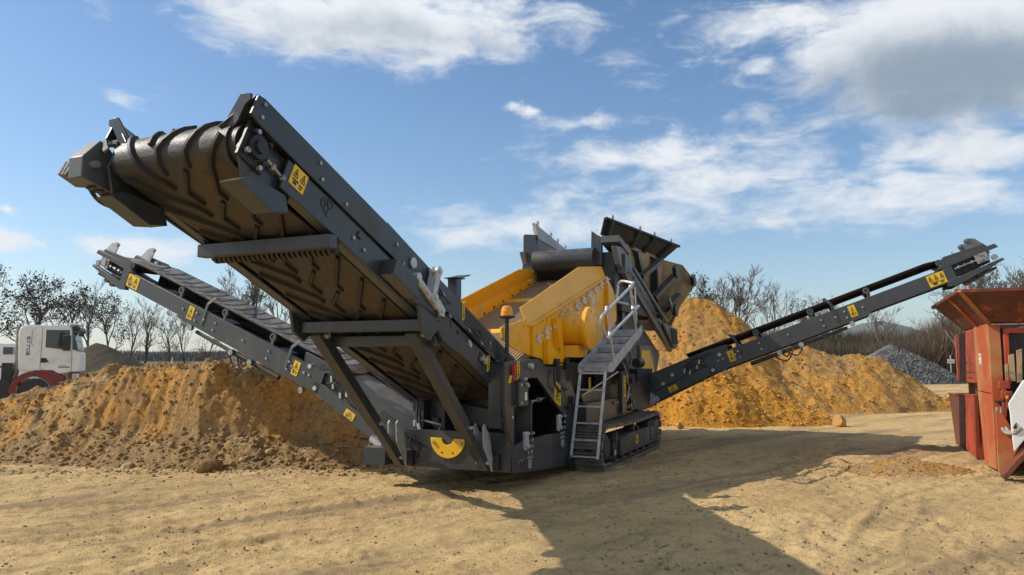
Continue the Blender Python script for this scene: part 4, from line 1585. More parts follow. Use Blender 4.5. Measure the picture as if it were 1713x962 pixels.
# ---------------------------------------------------------------- stairs, platform and ladder
YA, YB = .13, -.33
mb = MB()
for y0 in (YA, YB - .012):
    mb.prism([(-.33, 1.50), (-.29, 1.62), (1.67, 2.28), (1.70, 2.14), (1.55, 2.08), (-.12, 1.50)], 1, y0, y0 + .012)
mb.prism([(.9, 2.05), (1.68, 2.30), (1.68, 2.26), (.9, 2.0)], 1, YB - .02, YB)
for x_, z_ in ((.0, 1.56), (.9, 1.86), (1.5, 2.08)):
    mb.box(x_, x_ + .04, YB, YA + .01, z_, z_ + .04)
stairs = part('access_stairs', mb, M['galv_dark'], plant, .003)
for i, (x, z) in enumerate(((-.30, 1.585), (.18, 1.73), (.66, 1.88), (1.14, 2.03), (1.60, 2.20))):
    mb = MB()
    mb.box(x, x + .012, YB, YA - .002, z - .075, z)
    for k in range(3):
        mb.box(x + .05 + k * .13, x + .15 + k * .13, YB, YA - .002, z - .012, z)
    if i < 4:
        mb.add([(x + .02, YB, z - .03), (x + .02, YA - .002, z - .03), (x + .48, YA - .002, z + .065), (x + .48, YB, z + .065), (x + .02, YB, z - .05), (x + .02, YA - .002, z - .05), (x + .48, YA - .002, z + .045), (x + .48, YB, z + .045)],
               [(0, 1, 2, 3), (7, 6, 5, 4), (0, 4, 5, 1), (1, 5, 6, 2), (2, 6, 7, 3), (3, 7, 4, 0)])
    tr = part('stair_tread', mb, M['galv_dark'], stairs)
mb = MB()
for i, (x, z) in enumerate(((-.30, 1.585), (.18, 1.73), (.66, 1.88), (1.14, 2.03))):
    for k in range(14):
        y = YB + .02 + k * .031
        for r_ in range(2):
            s = 1 if (k + r_) % 2 else -1
            mb.bar((x - .003, y, z - .058 + r_ * .036 - .010), (x - .003, y + .018 * s, z - .058 + r_ * .036 + .010), .008, .006, (1, 0, 0))
part('tread_pattern', mb, M['steel'], stairs, kind='stuff')
# the rail on the outer side and the loop on the inner side
mb = MB()



mb.tube(rounded([(1.42, YA + .02, 2.585), (-.50, YA + .02, 1.97), (-.74, YA + .02, 2.28), (.93, YA + .02, 2.87), (1.12, YA + .02, 2.96)], .12), .024, 10)
rail = part('handrail', mb, M['galv'], stairs)
mb = MB()
mb.tube(rounded([(1.12, YA + .02, 2.95), (1.30, -.1, 3.02), (1.9, YB, 3.03), (1.72, YB, 2.70), (2.5, YB, 2.70)], .14), .024, 10)
mb.bar((1.20, YA + .02, 2.9), (1.28, YA + .02, 2.3), .02, .02)
part('handrail', mb, M['galv'], stairs)
for (x0, z0, x1, z1) in ((-.40, 2.43, -.08, 1.62), (.93, 2.86, 1.24, 2.14)):
    mb = MB()
    mb.cyl((x0, YA + .02, z0), (x1, YA + .02, z1), .017, 10)
    mb.cyl((x0 - .01, YA + .02, z0 - .03), (x0 + .01, YA + .02, z0 + .03), .034, 10)
    t = .45
    mb.cyl((x0 + (x1 - x0) * t - .01, YA + .02, z0 + (z1 - z0) * t - .03), (x0 + (x1 - x0) * t + .01, YA + .02, z0 + (z1 - z0) * t + .03), .034, 10)
    part('rail_post', mb, M['galv'], stairs)
mb = MB()
for ya, yb in ((-.30, -.455), (.085, -.045)):
    mb.bar((-.31, ya, 1.52), (-.335, yb, .235), .024, .042)
mb.box(-.325, -.295, -.30, .085, 1.47, 1.50)
ladder = part('ladder', mb, M['galv'], plant, .003)
for k in range(5):
    z = 1.24 - k * .245
    t = (1.52 - z) / 1.285
    mb = MB()
    mb.box(-.335, -.295, -.30 - .155 * t, .085 - .13 * t, z - .012, z + .012)
    part('rung', mb, M['galv'], ladder)
mb = MB()
mb.bar((-.25, -.30, 1.15), (.3, .1, 1.5), .012, .02)
part('ladder_brace', mb, M['steel'], ladder)

# ---------------------------------------------------------------- side conveyors (twins)
def side_conveyor(sgn, xn, s0, z0, tb, label, low_slope):
    be = math.atan(tb)
    c_, s__ = math.cos(be), math.sin(be)
    def sc(u, x, n):                     # local: along, across (away from the viewer), up
        return (xn + x, sgn * (s0 + u * c_ - n * s__), z0 + u * s__ + n * c_)
    Wd = .80
    UL = 4.62
    mat = M['side'] if sgn > 0 else M['side']
    mb = MB(sc)
    ch = [(-.05, .0), (3.05, .02), (3.1, .07), (4.45, .07), (4.62, .10), (4.60, .335), (-.05, .335)]
    for x0, x1 in ((0, .012), (Wd - .012, Wd)):
        mb.prism([(p[0], p[1]) for p in ch], 1, x0, x1)
    for x0, x1 in ((.013, .075), (Wd - .075, Wd - .013)):
        mb.prism([(-.05, .322), (4.6, .322), (4.6, .334), (-.05, .334)], 1, x0, x1)
        mb.prism([(-.05, .001), (3.05, .021), (3.05, .033), (-.05, .013)], 1, x0, x1)
    for u in (.3, 1.5, 2.9, 4.3):
        mb.box(u, u + .06, .01, Wd - .01, .10, .22)
    conv = part('side_conveyor', mb, mat, plant, .004, label)
    mb = MB(sc)
    for u in (.9, 2.2, 3.6):
        mb.box(u, u + .25, .3, .5, .24, .26)
    part('tray_plate', mb, mat, conv)
    # under-slung folding cylinder, hoses
    mb = MB(sc)
    mb.cyl((2.62, .05, -.055), (1.75, .05, -.065), .030, 10)
    mb.cyl((1.75, .05, -.065), (.75, .05, -.075), .040, 10)
    part('folding_cylinder', mb, M['black'], conv)
    mb = MB(sc)
    for u in (2.72, 1.75, 1.33, .25):
        mb.cyl((u, -.025, -.02 if u > 2.5 else -.06), (u, .03, -.02 if u > 2.5 else -.06), .048, 12)
    for u in (.2, .3, .55, .62, 1.05, 1.6, 2.25, 2.5, 2.68, 3.0):
        for n_ in ((.12, .24) if u in (.62, 1.05, 2.25, 2.68) else (.2,)):
            mb.cyl((u, -.002, n_), (u, -.016, n_), .020, 8)
    part('bolt_row', mb, M['steel'], conv)
    mb = MB(sc)
    for (ua, ub, dn) in ((1.78, 1.45, .16), (1.60, 1.20, .19), (1.52, 1.36, .12)):
        P = [(ua + (ub - ua) * t, -.01, -.06 - dn * math.sin(math.pi * t)) for t in [i / 8 for i in range(9)]]
        mb.tube(P, .014, 7)
    part('hydraulic_hose', mb, M['rubber_dark'], conv)
    # idlers
    for u in (1.07, 2.13, 3.17, 4.45):
        mb = MB(sc)
        for xa_, xb_, na, nb_ in ((.02, .26, .475, .395), (.27, .53, .39, .39), (.54, .78, .395, .475)):
            mb.cyl((u, xa_, na), (u, xb_, nb_), .052, 14)
        idl = part('carrying_idler', mb, M['black'], conv)
        mb = MB(sc)
        for x_, s1 in ((-.005, 1), (Wd + .005, -1)):
            mb.ring((u, x_, .458), (0, s1, 0), .034, .058, .03, 18)
            mb.cyl((u, x_ + .01 * s1, .458), (u, x_ + .03 * s1, .458), .020, 10)
            mb.bar((u, x_ + .035 * s1, .30), (u, x_ + .035 * s1, .44), .05, .012, (0, 1, 0))
        part('idler_end', mb, M['grey_light'], conv)
    # troughed belt with ribs
    mb = MB(sc)
    prof = [(.02, .545), (.14, .49), (.26, .452), (.40, .445), (.54, .452), (.66, .49), (.78, .545)]
    us = [-1.3 if False else -.35] + [i * .25 for i in range(20)] + [4.95, 5.12, 5.22, 5.26, 5.24, 5.12]
    vs, fs = [], []
    for u in us[:-5] + [4.95]:
        for (x, n_) in prof:
            f_ = max(0, min(1, (4.95 - u) / .7))
            vs.append((u, x, .43 + (n_ - .43) * f_ if u > 4.2 else n_))
    drum_c, rd = (5.08, .30), .13
    for t in (75, 50, 20, -10, -40, -70, -90):
        for (x, n_) in prof:
            vs.append((drum_c[0] + rd * math.cos(R(t)), x, drum_c[1] + rd * math.sin(R(t))))
    for u in (4.8, 4.0, 3.0, 2.0, 1.0, .0, -.3):
        for (x, n_) in prof:
            vs.append((u, x, .15))
    m = len(prof)
    for i in range(len(vs) // m - 1):
        for j in range(m - 1):
            fs.append((i * m + j, i * m + j + 1, (i + 1) * m + j + 1, (i + 1) * m + j))
    mb.add(vs, fs)
    bl = part('conveyor_belt', mb, M['belt_dust'] if sgn < 0 else M['rubber_dark'], conv, smooth=50)
    sol = bl.modifiers.new('thickness', 'SOLIDIFY'); sol.thickness = .014
    u = .0
    while u < 4.7:
        mb = MB(sc)
        def bn(x):
            for (a, b_), (c2, d2) in zip(prof[:-1], prof[1:]):
                if a <= x <= c2: return b_ + (d2 - b_) * (x - a) / (c2 - a)
            return .45
        f_ = max(0, min(1, (4.95 - u) / .7)) if u > 4.2 else 1
        pa = [(u - abs(x - .4) * .5, x, (.43 + (bn(x) - .43) * f_) + .010) for x in (.05, .14, .26, .36)]
        pb = [(q[0], .8 - q[1], q[2]) for q in pa]
        for q in (pa, pb):
            for a, b_ in zip(q[:-1], q[1:]):
                mb.bar(a, b_, .010, .009)
        part('belt_cleat', mb, M['belt_rib'] if sgn < 0 else M['rubber_dark'], conv, split=False)
        u += .22
    # straps over the belt
    for u in (.64, 2.5):
        mb = MB(sc)
        mb.bar((u + .02, -.008, .10), (u + .02, -.008, .46), .012, .05, (1, 0, 0))
        mb.bar((u + .02, -.008, .46), (u - .06, .04, .60), .012, .05, (1, 0, 0))
        mb.bar((u - .06, .04, .60), (u - .06, Wd - .04, .60), .05, .010, (0, 0, 1))
        mb.bar((u - .06, Wd - .04, .60), (u + .02, Wd, .3), .012, .05, (1, 0, 0))
        part('belt_hoop', mb, M['hoop'] if sgn < 0 else M['grey'], conv)
    # head: upper and lower arms, drum, tensioner, upright plates
    mb = MB(sc)
    for x0, x1 in ((-.015, .06), (Wd - .06, Wd + .015)):
        mb.prism([(4.35, .345), (4.5, .44), (5.35, .435), (5.38, .36), (4.5, .34)], 1, x0, x1)
        mb.prism([(4.4, .02), (4.45, .10), (5.36, .16), (5.38, .12), (5.0, .05), (4.55, -.02)], 1, x0, x1)
        mb.box(4.45, 4.60, x0 + .002, x1 - .002, .08, .36)
    part('head_frame', mb, mat, conv, .004)
    mb = MB(sc)
    mb.cyl((5.08, .05, .30), (5.08, Wd - .05, .30), .125, 22)
    part('head_drum', mb, M['black'], conv)
    mb = MB(sc)
    mb.prism([(4.52, .12), (5.18, .16), (5.20, .37), (4.52, .36)], 1, .065, .085)
    part('inner_plate', mb, M['black'], conv)
    mb = MB(sc)
    mb.cyl((4.62, -.0, .26), (5.0, -.0, .27), .017, 8)
    mb.box(4.98, 5.18, -.03, .03, .20, .36)
    mb.cyl((5.08, -.05, .28), (5.08, .02, .28), .06, 12)
    for u in (4.68, 4.78, 4.90):
        mb.cyl((u, 0, .263), (u + .03, 0, .265), .035, 8)
    mb.cyl((5.26, -.02, .22), (5.26, .03, .22), .05, 10)
    part('belt_tensioner', mb, M['steel'], conv)
    mb = MB(sc)
    mb.cyl((4.95, .0, .02), (4.95, Wd, .02), .055, 12)
    mb.cyl((4.80, .0, .00), (4.80, Wd, .00), .055, 12)
    mb.box(5.02, 5.22, .02, Wd - .02, .02, .06)
    part('belt_scraper', mb, M['black'], conv)
    for x in (.03, Wd - .03):
        mb = MB(sc)
        mb.prism([(4.98, .42), (4.94, .66), (5.02, .69), (5.12, .64), (5.24, .44)], 1, x - .012, x + .012)
        mb.cyl((4.98, x - .03, .655), (4.98, x + .03, .655), .03, 12)
        mb.cyl((4.80, x - .03, .46), (4.80, x + .03, .46), .035, 12)
        part('head_plate', mb, M['cast'] if sgn > 0 else M['galv_dark'], conv, .003)
        mb = MB(sc)
        mb.prism([(4.4, .44), (4.55, .53), (5.2, .50), (5.22, .44)], 1, x - .010 + (.03 if x > .4 else -.03), x + .010 + (.03 if x > .4 else -.03))
        part('guard_plate', mb, mat, conv, .003)
    # stickers on the viewer's side
    du = Vector(sc(1, 0, 0)) - Vector(sc(0, 0, 0)); dn = Vector(sc(0, 0, 1)) - Vector(sc(0, 0, 0))
    rr = du * sgn
    sticker(conv, sc(4.30, -.002, .205), rr, dn, .29, .215, 3 if sgn > 0 else 2)
    sticker(conv, sc(2.82, -.002, .195), rr, dn, .12, .215, 1)
    sticker(conv, sc(.47, -.002, .195), rr, dn, .12, .215, 1)
    # lower boom below the folding knuckle
    lo = math.atan(low_slope)
    def lc(u, x, n):
        return (xn + x, sgn * (s0 - u * math.cos(lo) - n * math.sin(lo)), z0 + .02 - u * math.sin(lo) + n * math.cos(lo))
    mb = MB(lc)
    for x0, x1 in ((.0, .05), (Wd - .05, Wd)):
        mb.prism([(-.06, -.02), (-.10, .12), (.1, .16), (1.55, .14), (1.62, .0), (1.5, -.05)], 1, x0, x1)
    mb.box(.5, .56, .02, Wd - .02, .02, .10)
    mb.box(1.2, 1.26, .02, Wd - .02, .0, .08)
    boom = part('lower_boom', mb, mat, plant, .006)
    mb = MB(lc)
    for x0 in (.055, Wd - .065):
        mb.prism([(-.45, .20), (-.5, .38), (-.15, .445), (1.6, .54), (1.9, .40), (1.7, .15), (.1, .17)], 1, x0, x0 + .012)
    part('tail_plate', mb, mat, boom, .004)
    mb = MB(lc)
    for k in range(4):
        mb.box(-.15, .1, .048, .054, .27 + k * .035, .283 + k * .035)
        mb.box(1.1, 1.35, .048, .054, .25 + k * .04, .265 + k * .04)
    part('louvre_slot', mb, M['black'], boom)
    mb = MB(lc)
    mb.tube([(-.1, .03, .22), (.05, .0, .36), (.2, .0, .40), (.38, .0, .35), (.48, .02, .24)], .014, 7)
    mb.tube([(.1, .03, .20), (.25, .0, .30), (.42, .0, .28)], .014, 7)
    part('hydraulic_hose', mb, M['rubber_dark'], boom)
    mb = MB(lc)
    for u, n_ in ((.12, .34), (.2, .27), (.38, .22), (.46, .30)):
        mb.bar((u, .02, n_), (u + .05, .02, n_ - .07), .03, .03)
    for u, n_ in ((-.03, .04), (-.28, .26), (.75, .3), (1.0, .22)):
        mb.cyl((u, .052, n_), (u, -.01 if u < 0 else .03, n_), .035, 10)
    part('hose_fitting', mb, M['galv'], boom)
    mb = MB(lc)
    mb.prism([(-.2, .30), (1.6, .34), (1.6, .50), (-.2, .42)], 1, .1, Wd - .1)
    part('tail_belt', mb, M['belt_dust'] if sgn < 0 else M['rubber_dark'], boom)
    r2 = (Vector(lc(0, 0, 0)) - Vector(lc(1, 0, 0))) * sgn
    n2 = Vector(lc(0, 0, 1)) - Vector(lc(0, 0, 0))
    sticker(boom, lc(.70 if sgn < 0 else .85, -.004, .05), r2, n2, .18, .11, 1)
    mb = MB(lc)
    mb.prism([(1.28, .16), (1.50, .14), (1.58, .04), (1.42, -.08), (1.22, -.02)], 1, -.03, -.008)
    mb.cyl((1.20, -.03, .0), (1.62, -.03, -.02), .052, 14)
    mb.cyl((1.62, -.06, -.02), (1.62, .0, -.02), .075, 14)
    part('pivot_clamp', mb, M['galv_dark'], boom, .003)
    mb = MB(lc)
    for k in range(16):
        t = k / 15
        mb.ring((1.22 + .13 * t, -.05, -.06 - .24 * math.sin(math.pi * t)), (0, 1, 0) if k % 2 else (1, 0, 0), .008, .015, .006, 8)
    part('safety_chain', mb, M['galv'], boom)
    mb = MB(lc)
    mb.cyl((1.50, .06, .0), (1.50, Wd - .06, .0), .075, 14)
    mb.box(1.45, 1.72, .06, Wd - .06, -.05, .16)
    part('pivot_block', mb, M['black'], boom, .008)
    return conv


M['side'] = material('side_conveyor_paint', (.052, .061, .063), .42, 0, (.085, .082, .070), 2.4, .5, .75, .04, 60, rough_var=.2, sun_dust=.5)
M['hoop'] = M['grey_light']
side_conveyor(-1, -2.1, 3.78, 1.20, .404, 'conveyor wing reaching over the earth bank', .60)
side_conveyor(1, 4.2, .90, 1.405, .376, 'conveyor wing reaching towards the red crusher', .48)

# ================================================================== the red crusher on the right
# it stands parallel to the screening plant and is modelled in the same axes
crusher = empty('mobile_crusher', PLANT_O + Vector((4.5 * math.sin(T_) + 6.2 * math.cos(T_), 4.5 * math.cos(T_) - 6.2 * math.sin(T_), 0)), PLANT_RZ, (4.5, -6.2, 0))
tag(crusher, 'rusty orange-red mobile crusher with flared feed hopper at the right edge', 'crusher')
YC = 5.27
def cpart(name, mb, mat, parent=None, bevel=.006, label=None):
    return part(name, mb, mat, parent or crusher, bevel, label)
mb = MB(); mb.box(2.3, 6.9, 5.75, 7.6, .35, 2.18); mb.box(1.95, 2.4, 5.95, 7.6, .45, 1.25)
cpart('body', mb, M['rust'])
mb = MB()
mb.prism([(7.28, .96), (4.80, 1.06), (5.04, .05), (6.58, .0)], 1, YC, YC + .06)  # this stretch of the flank gets the darker brown
cpart('side_panel', mb, M['rust'], label='dark brown lower panel')
mb = MB()
mb.prism([(4.79, 1.06), (3.75, 1.07), (3.86, .02), (5.03, .05)], 1, YC - .012, YC + .05)
cpart('side_panel', mb, M['orange'])
mb = MB()
mb.prism([(7.28, .96), (7.25, .99), (3.75, 1.10), (3.75, 1.06)], 1, YC - .02, YC + .5)
mb.box(3.84, 3.92, YC - .02, YC + .5, .03, 1.0)
cpart('panel_rim', mb, M['orange'], bevel=.004)
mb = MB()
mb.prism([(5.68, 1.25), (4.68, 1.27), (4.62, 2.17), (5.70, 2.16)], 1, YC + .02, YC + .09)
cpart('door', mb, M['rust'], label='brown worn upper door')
mb = MB()
mb.prism([(5.86, 1.28), (5.69, 1.27), (5.71, 2.15), (5.88, 2.14)], 1, YC, YC + .10)
cpart('door_post', mb, M['orange'])
mb = MB()
mb.prism([(4.63, 1.28), (3.38, 1.30), (3.30, 2.20), (4.42, 2.19)], 1, YC, YC + .07)
cpart('door', mb, M['orange'])
mb = MB()
for x, z, l in ((4.35, 1.62, .35), (3.9, 1.60, .22), (4.3, 1.45, .5), (3.8, 1.46, .3), (4.1, 1.36, .5)):
    mb.box(x - l / 2, x + l / 2, YC - .004, YC + .002, z, z + .018)
mb.box(4.02, 4.05, YC - .004, YC + .002, 1.36, 1.75)
cpart('scratch', mb, M['black'], bevel=0)
mb = MB()
mb.prism([(3.27, 1.19), (3.32, 2.21), (1.96, 2.215), (2.00, 1.19)], 1, YC - .02, YC + .10)
mb.prism([(3.26, 1.175), (1.99, 1.175), (2.05, .09), (2.98, .05)], 1, YC - .02, YC + .10)
mb.box(1.9, 1.975, YC - .03, YC + .12, .10, 2.21)
cpart('corner_column', mb, M['orange_tan'])
mb = MB(); mb.box(2.72, 2.94, YC - .026, YC - .021, 1.60, 1.78); mb.cur = 1
for x, z in ((2.90, 1.75), (2.90, 1.68), (2.80, 1.75), (2.86, 1.63), (2.77, 1.64)):
    mb.box(x - .03, x + .015, YC - .029, YC - .022, z - .03, z)
build(mb, 'notice_plate', [M['white'], M['redlever']], crusher, True, 0, 0)
mb = MB()
mb.box(3.3, 5.6, YC + .15, YC + .5, 1.0, 1.3)
mb.box(3.35, 3.6, YC + .1, YC + .3, .3, .42)
mb.box(3.3, 3.72, YC + .35, YC + .6, .05, 1.1)
cpart('frame_bar', mb, M['rust'])
mb = MB(); mb.box(3.30, 3.68, YC + .12, YC + .16, .95, 1.12)
cpart('step_bracket', mb, M['orange'])
# flared feed hopper
mb = MB()
b0, b1, b2, b3 = (1.9, YC, 2.21), (4.66, YC, 2.21), (4.66, 7.6, 2.21), (1.9, 7.6, 2.21)
t0, t1, t2, t3 = (1.40, 4.86, 2.665), (5.2, 4.88, 2.665), (5.2, 8.0, 2.665), (1.40, 8.0, 2.665)
for q, d in (((b0, b1, t1, t0), (0, 1, .6)), ((b0, t0, t3, b3), (1, 0, .6)), ((b1, b2, t2, t1), (-1, 0, .6)), ((b3, t3, t2, b2), (0, -1, .6))):
    panel4(mb, q, .04, d)
hp = cpart('feed_hopper', mb, M['rusty_hopper'] if 'rusty_hopper' in M else M['rust'])
mb = MB()
for a, b_ in ((t0, t1), (t0, t3), (t1, t2)):
    mb.bar(a, b_, .09, .05)
cpart('hopper_rim', mb, M['rust'], hp)
mb = MB()
mb.bar(Vector(b0) + Vector((-.02, -.02, 0)), Vector(t0) + Vector((-.02, -.02, 0)), .06, .03)
for t in (.34,):
    a, b_ = Vector(b0).lerp(Vector(b1), t), Vector(t0).lerp(Vector(t1), t)
    mb.bar(a + Vector((0, -.02, 0)), b_ + Vector((0, -.02, 0)), .05, .05)
cpart('hopper_rib', mb, M['orange_tan'], hp)
mb = MB(); mb.bar((1.88, YC, 2.20), (1.88, 7.6, 2.20), .04, .025)
cpart('hopper_sill', mb, M['tan_steel'] if 'tan_steel' in M else M['steel'], hp)
# front end: openings, frames, boards
mb = MB()
mb.box(2.05, 2.12, 5.38, 7.5, .2, 2.15)
cpart('inner_panel', mb, M['black'])
mb = MB(); mb.box(1.96, 2.0, 5.30, 5.41, 1.33, 1.84)
cpart('inner_panel', mb, M['rust'])
mb = MB(); mb.box(1.84, 1.92, 5.42, 7.0, 2.07, 2.14); mb.box(1.84, 1.92, 5.42, 5.48, 1.30, 2.07)
cpart('door_frame', mb, M['orange'])
for (y0, y1, z0, z1, tl) in ((5.40, 5.44, 1.38, 1.63, .0), (5.45, 5.52, 1.38, 1.77, .0), (5.535, 5.60, 1.36, 1.84, .02), (5.62, 5.70, 1.36, 1.68, .09)):
    mb = MB()
    mb.prism([(y0, z0), (y1, z0), (y1 + tl, z1), (y0 + tl, z1 - .02)], 0, 1.78, 1.815)
    o = cpart('wooden_board', mb, M['wood'], None, .003)
    loc = o.location.copy()
    loc.rotate(crusher.rotation_euler)
    o.parent = None
    o.location = crusher.location + loc
    o.rotation_euler = crusher.rotation_euler
    tag(o, {5.40: 'short low board leaning inside the red crusher, leftmost of four', 5.45: 'upright knotty board inside the red crusher, next to the short one', 5.535: 'tallest pale board standing inside the red crusher', 5.62: 'slanting board inside the red crusher behind the white panel'}[y0], 'board', 'timber boards in the red crusher')
mb = MB()
mb.box(1.70, 1.86, 5.30, 5.44, 1.27, 1.38); mb.box(1.70, 1.84, 5.33, 5.39, 1.12, 1.3)
mb.box(1.68, 1.86, 5.36, 5.46, 1.15, 1.24); mb.box(1.7, 1.8, 5.40, 5.44, 1.35, 1.42)
cpart('valve_block', mb, M['orange'], None, .01)
mb = MB(); mb.bar((1.70, 5.36, 1.08), (1.70, 5.33, .80), .05, .06); mb.bar((1.66, 5.39, 1.14), (1.66, 5.40, 1.0), .03, .05)
cpart('lever', mb, M['orange'], None, .004)
mb = MB(); mb.cyl((1.69, 5.385, 1.16), (1.66, 5.385, 1.16), .018, 10); mb.cyl((1.665, 5.385, 1.15), (1.665, 5.385, 1.12), .014, 10)
cpart('brass_valve', mb, M['yellow_clean'], None, 0)
mb = MB(); mb.box(1.74, 1.95, 5.26, 5.42, 1.085, 1.10)
cpart('shelf_plate', mb, M['black'], None, 0)
mb = MB()
for o_ in (0, .045):
    mb.tube(rounded([(1.78, 5.275 + o_, 1.0), (1.72, 5.26 + o_, .82), (1.58, 5.32 + o_, .655 + o_ * .4), (1.5, 5.42, .66 + o_ * .6), (1.50, 5.50, .74 + o_ * .3)], .12), .024, 10)
cpart('hydraulic_hose', mb, M['cloudy'], None, 0)
mb = MB()
mb.prism([(5.23, .98), (5.33, .90), (5.40, .74), (5.50, .50), (5.40, .30), (5.25, .06), (5.22, .12)], 0, 1.62, 1.68)
cpart('outlet_plate', mb, M['orange_tan'])
mb = MB()
mb.prism([(5.26, .02), (5.75, .66), (5.75, .76), (5.24, .10)], 0, 1.40, 1.70)
cpart('outlet_edge', mb, M['rust'])
mb = MB()
mb.prism([(5.385, .95), (5.37, 1.07), (5.56, 1.40), (6.3, 1.46), (6.3, .60), (5.54, .60), (5.405, .42), (5.39, .65)], 0, 1.50, 1.56)
cpart('white_panel', mb, M['white'])
mb = MB()
mb.prism([(5.40, .74), (5.445, .82), (5.45, .72)], 0, 1.488, 1.499)
mb.cyl((1.49, 5.475, .36), (1.48, 5.475, .36), .012, 10)
cpart('notch', mb, M['black'], None, 0)
mb = MB()
mb.bar((2.6, 5.6, .05), (6.9, 5.6, .05), .3, .12); mb.bar((2.2, 6.8, .05), (6.9, 6.8, .05), .3, .12)
cpart('skid_beam', mb, M['rust'])

# dark loader tyre at the edge of the frame
wh = empty('loader_wheel', (3.76, 4.75, 0), R(12))
tag(wh, 'black tyre just showing in the bottom right corner', 'wheel')
mb = MB()
mb.lathe((0, -.17, .46), (0, 1, 0), [(0, .28), (.01, .40), (.05, .455), (.17, .465), (.29, .455), (.33, .40), (.34, .28)], 36)
for k in range(22):
    a = R(k * 360 / 22)
    for s in (-1, 1):
        a2 = a + (.12 if s > 0 else 0)
        mb.bar((.46 * math.cos(a2), s * .03, .46 + .46 * math.sin(a2)), (.455 * math.cos(a2 + .14), s * .16, .46 + .455 * math.sin(a2 + .14)), .045, .03, (math.cos(a2), 0, math.sin(a2)))
ORG[wh.name] = Vector((0, 0, 0))
build(mb, 'tyre', M['rubber_dark'], wh, False, 0, 40)
mb = MB()
mb.lathe((0, -.16, .46), (0, 1, 0), [(0, .27), (.05, .25), (.07, .12), (.05, .10), (.05, .02)], 30)
build(mb, 'rim', M['white'], wh, False, 0, 30)

# ================================================================== the white lorry and the van behind it
truck = empty('semi_truck', (-18.3, 29.0, 0), R(25), (-18.3, 29.0, 0))
tag(truck, 'white tractor lorry with red fender parked behind the earth bank', 'lorry')
def tp(px, py, d=29.0):                       # picture measurements turned into metres at the lorry
    return (-18.3 + ((px - 856) / 1237 * d + 18.3) * (.87 if d < 30 else 1), 1.7 - (py - 600) / 1237 * d)
def tpart(name, mb, mat, parent=None, bevel=.0, label=None):
    o = build(mb, name, mat, parent or truck, False, bevel, 30)
    if label: o['label'] = label
    return o
YT = 29.0
cabp = [tp(*p) for p in ((33, 556), (36, 548), (46, 544), (112, 544), (121, 549), (129, 586), (136, 590), (137, 622), (96, 626), (36, 619))]
mb = MB(); mb.prism(cabp, 1, YT, YT + 2.4)
cab = tpart('cab', mb, M['white'], None, .05)
mb = MB(); mb.prism([tp(*p) for p in ((78, 552), (117, 552), (119, 586), (109, 585), (78, 581))], 1, YT - .012, YT + .02)
tpart('side_window', mb, M['glass'], cab, .0)
mb = MB(); mb.prism([tp(*p) for p in ((121, 553), (126, 560), (133, 586), (123, 585))], 1, YT - .006, YT + 2.406)
tpart('windscreen', mb, M['glass'], cab)
mb = MB()
for a, b_ in (((72, 548), (71, 617)), ((122, 586), (123, 624)), ((55, 553), (55, 575)), ((55, 575), (58, 579)), ((71, 617), (100, 626))):
    pa, pb = tp(*a), tp(*b_)
    mb.bar((pa[0], YT - .003, pa[1]), (pb[0], YT - .003, pb[1]), .012, .012, (0, 1, 0))
tpart('panel_gap', mb, M['black'], cab)
mb = MB(); mb.prism([tp(*p) for p in ((72, 599), (80, 599), (85, 606), (72, 607))], 1, YT - .012, YT + .01)
tpart('door_handle', mb, M['black'], cab)
mb = MB(); mb.prism([tp(*p) for p in ((101, 613.3), (120, 613.3), (120, 615), (101, 615))], 1, YT - .008, YT + .01)
mb.prism([tp(*p) for p in ((101, 610.6), (112, 610.6), (112, 611.2), (101, 611.2))], 1, YT - .008, YT + .01)
tpart('red_stripe', mb, M['red'], cab)
mb = MB(); mb.prism([tp(*p) for p in ((120, 545), (132, 546), (135, 552), (134, 555), (122, 553))], 1, YT - .05, YT + 2.45)
tpart('sun_visor', mb, M['black'], cab, .02)
mb = MB()
p = tp(114, 574); mb.box(p[0] - .12, p[0] + .13, YT - .32, YT - .12, p[1] - .30, p[1] + .30)
p = tp(137.5, 559); mb.box(p[0] - .09, p[0] + .10, YT - .3, YT - .1, p[1] - .09, p[1] + .09)
tpart('mirror', mb, M['black'], cab, .03)
mb = MB()
p = tp(117, 541); mb.box(p[0] - .10, p[0] + .22, YT + .3, YT + 2.0, p[1] - .05, p[1] + .03)
tpart('roof_lamp', mb, M['white'], cab, .02)
# vertical figures on the cab side: ring, 4, 4, 0, ring
mb = MB()
def seg_digit(mb, ch, cx_, cz_, w, h, t=.028):
    segs = {'4': ((0, 1, 0, .5), (0, .5, 1, .5), (1, 1, 1, 0)), '0': ((0, 0, 0, 1), (0, 1, 1, 1), (1, 1, 1, 0), (1, 0, 0, 0))}[ch]
    for a in segs:
        mb.bar((cx_ + (a[0] - .5) * w, YT - .004, cz_ + (a[1] - .5) * h), (cx_ + (a[2] - .5) * w, YT - .004, cz_ + (a[3] - .5) * h), .008, t, (0, 0, 1) if a[1] == a[3] else (1, 0, 0))
for ch, py in (('4', 572.5), ('4', 579), ('0', 585.5)):
    q = tp(50, py); seg_digit(mb, ch, q[0], q[1], .085, .112, .02)
for py in (566, 592):
    q = tp(50, py); mb.ring((q[0], YT - .008, q[1]), (0, 1, 0), .04, .065, .008, 16)
    mb.ring((q[0], YT - .008, q[1]), (0, 1, 0), .0, .022, .008, 10)
tpart('cab_lettering', mb, M['decal_blue'] if 'decal_blue' in M else M['black'], cab)
mb = MB()
mb.prism([tp(*p) for p in ((118, 622), (137, 622), (138, 645), (118, 647))], 1, YT - .02, YT + 2.42)
tpart('bumper', mb, M['red'], None, .03)
mb = MB()
p = tp(131, 630); mb.box(p[0] - .12, p[0] + .12, YT - .03, YT + .3, p[1] - .10, p[1] + .12)
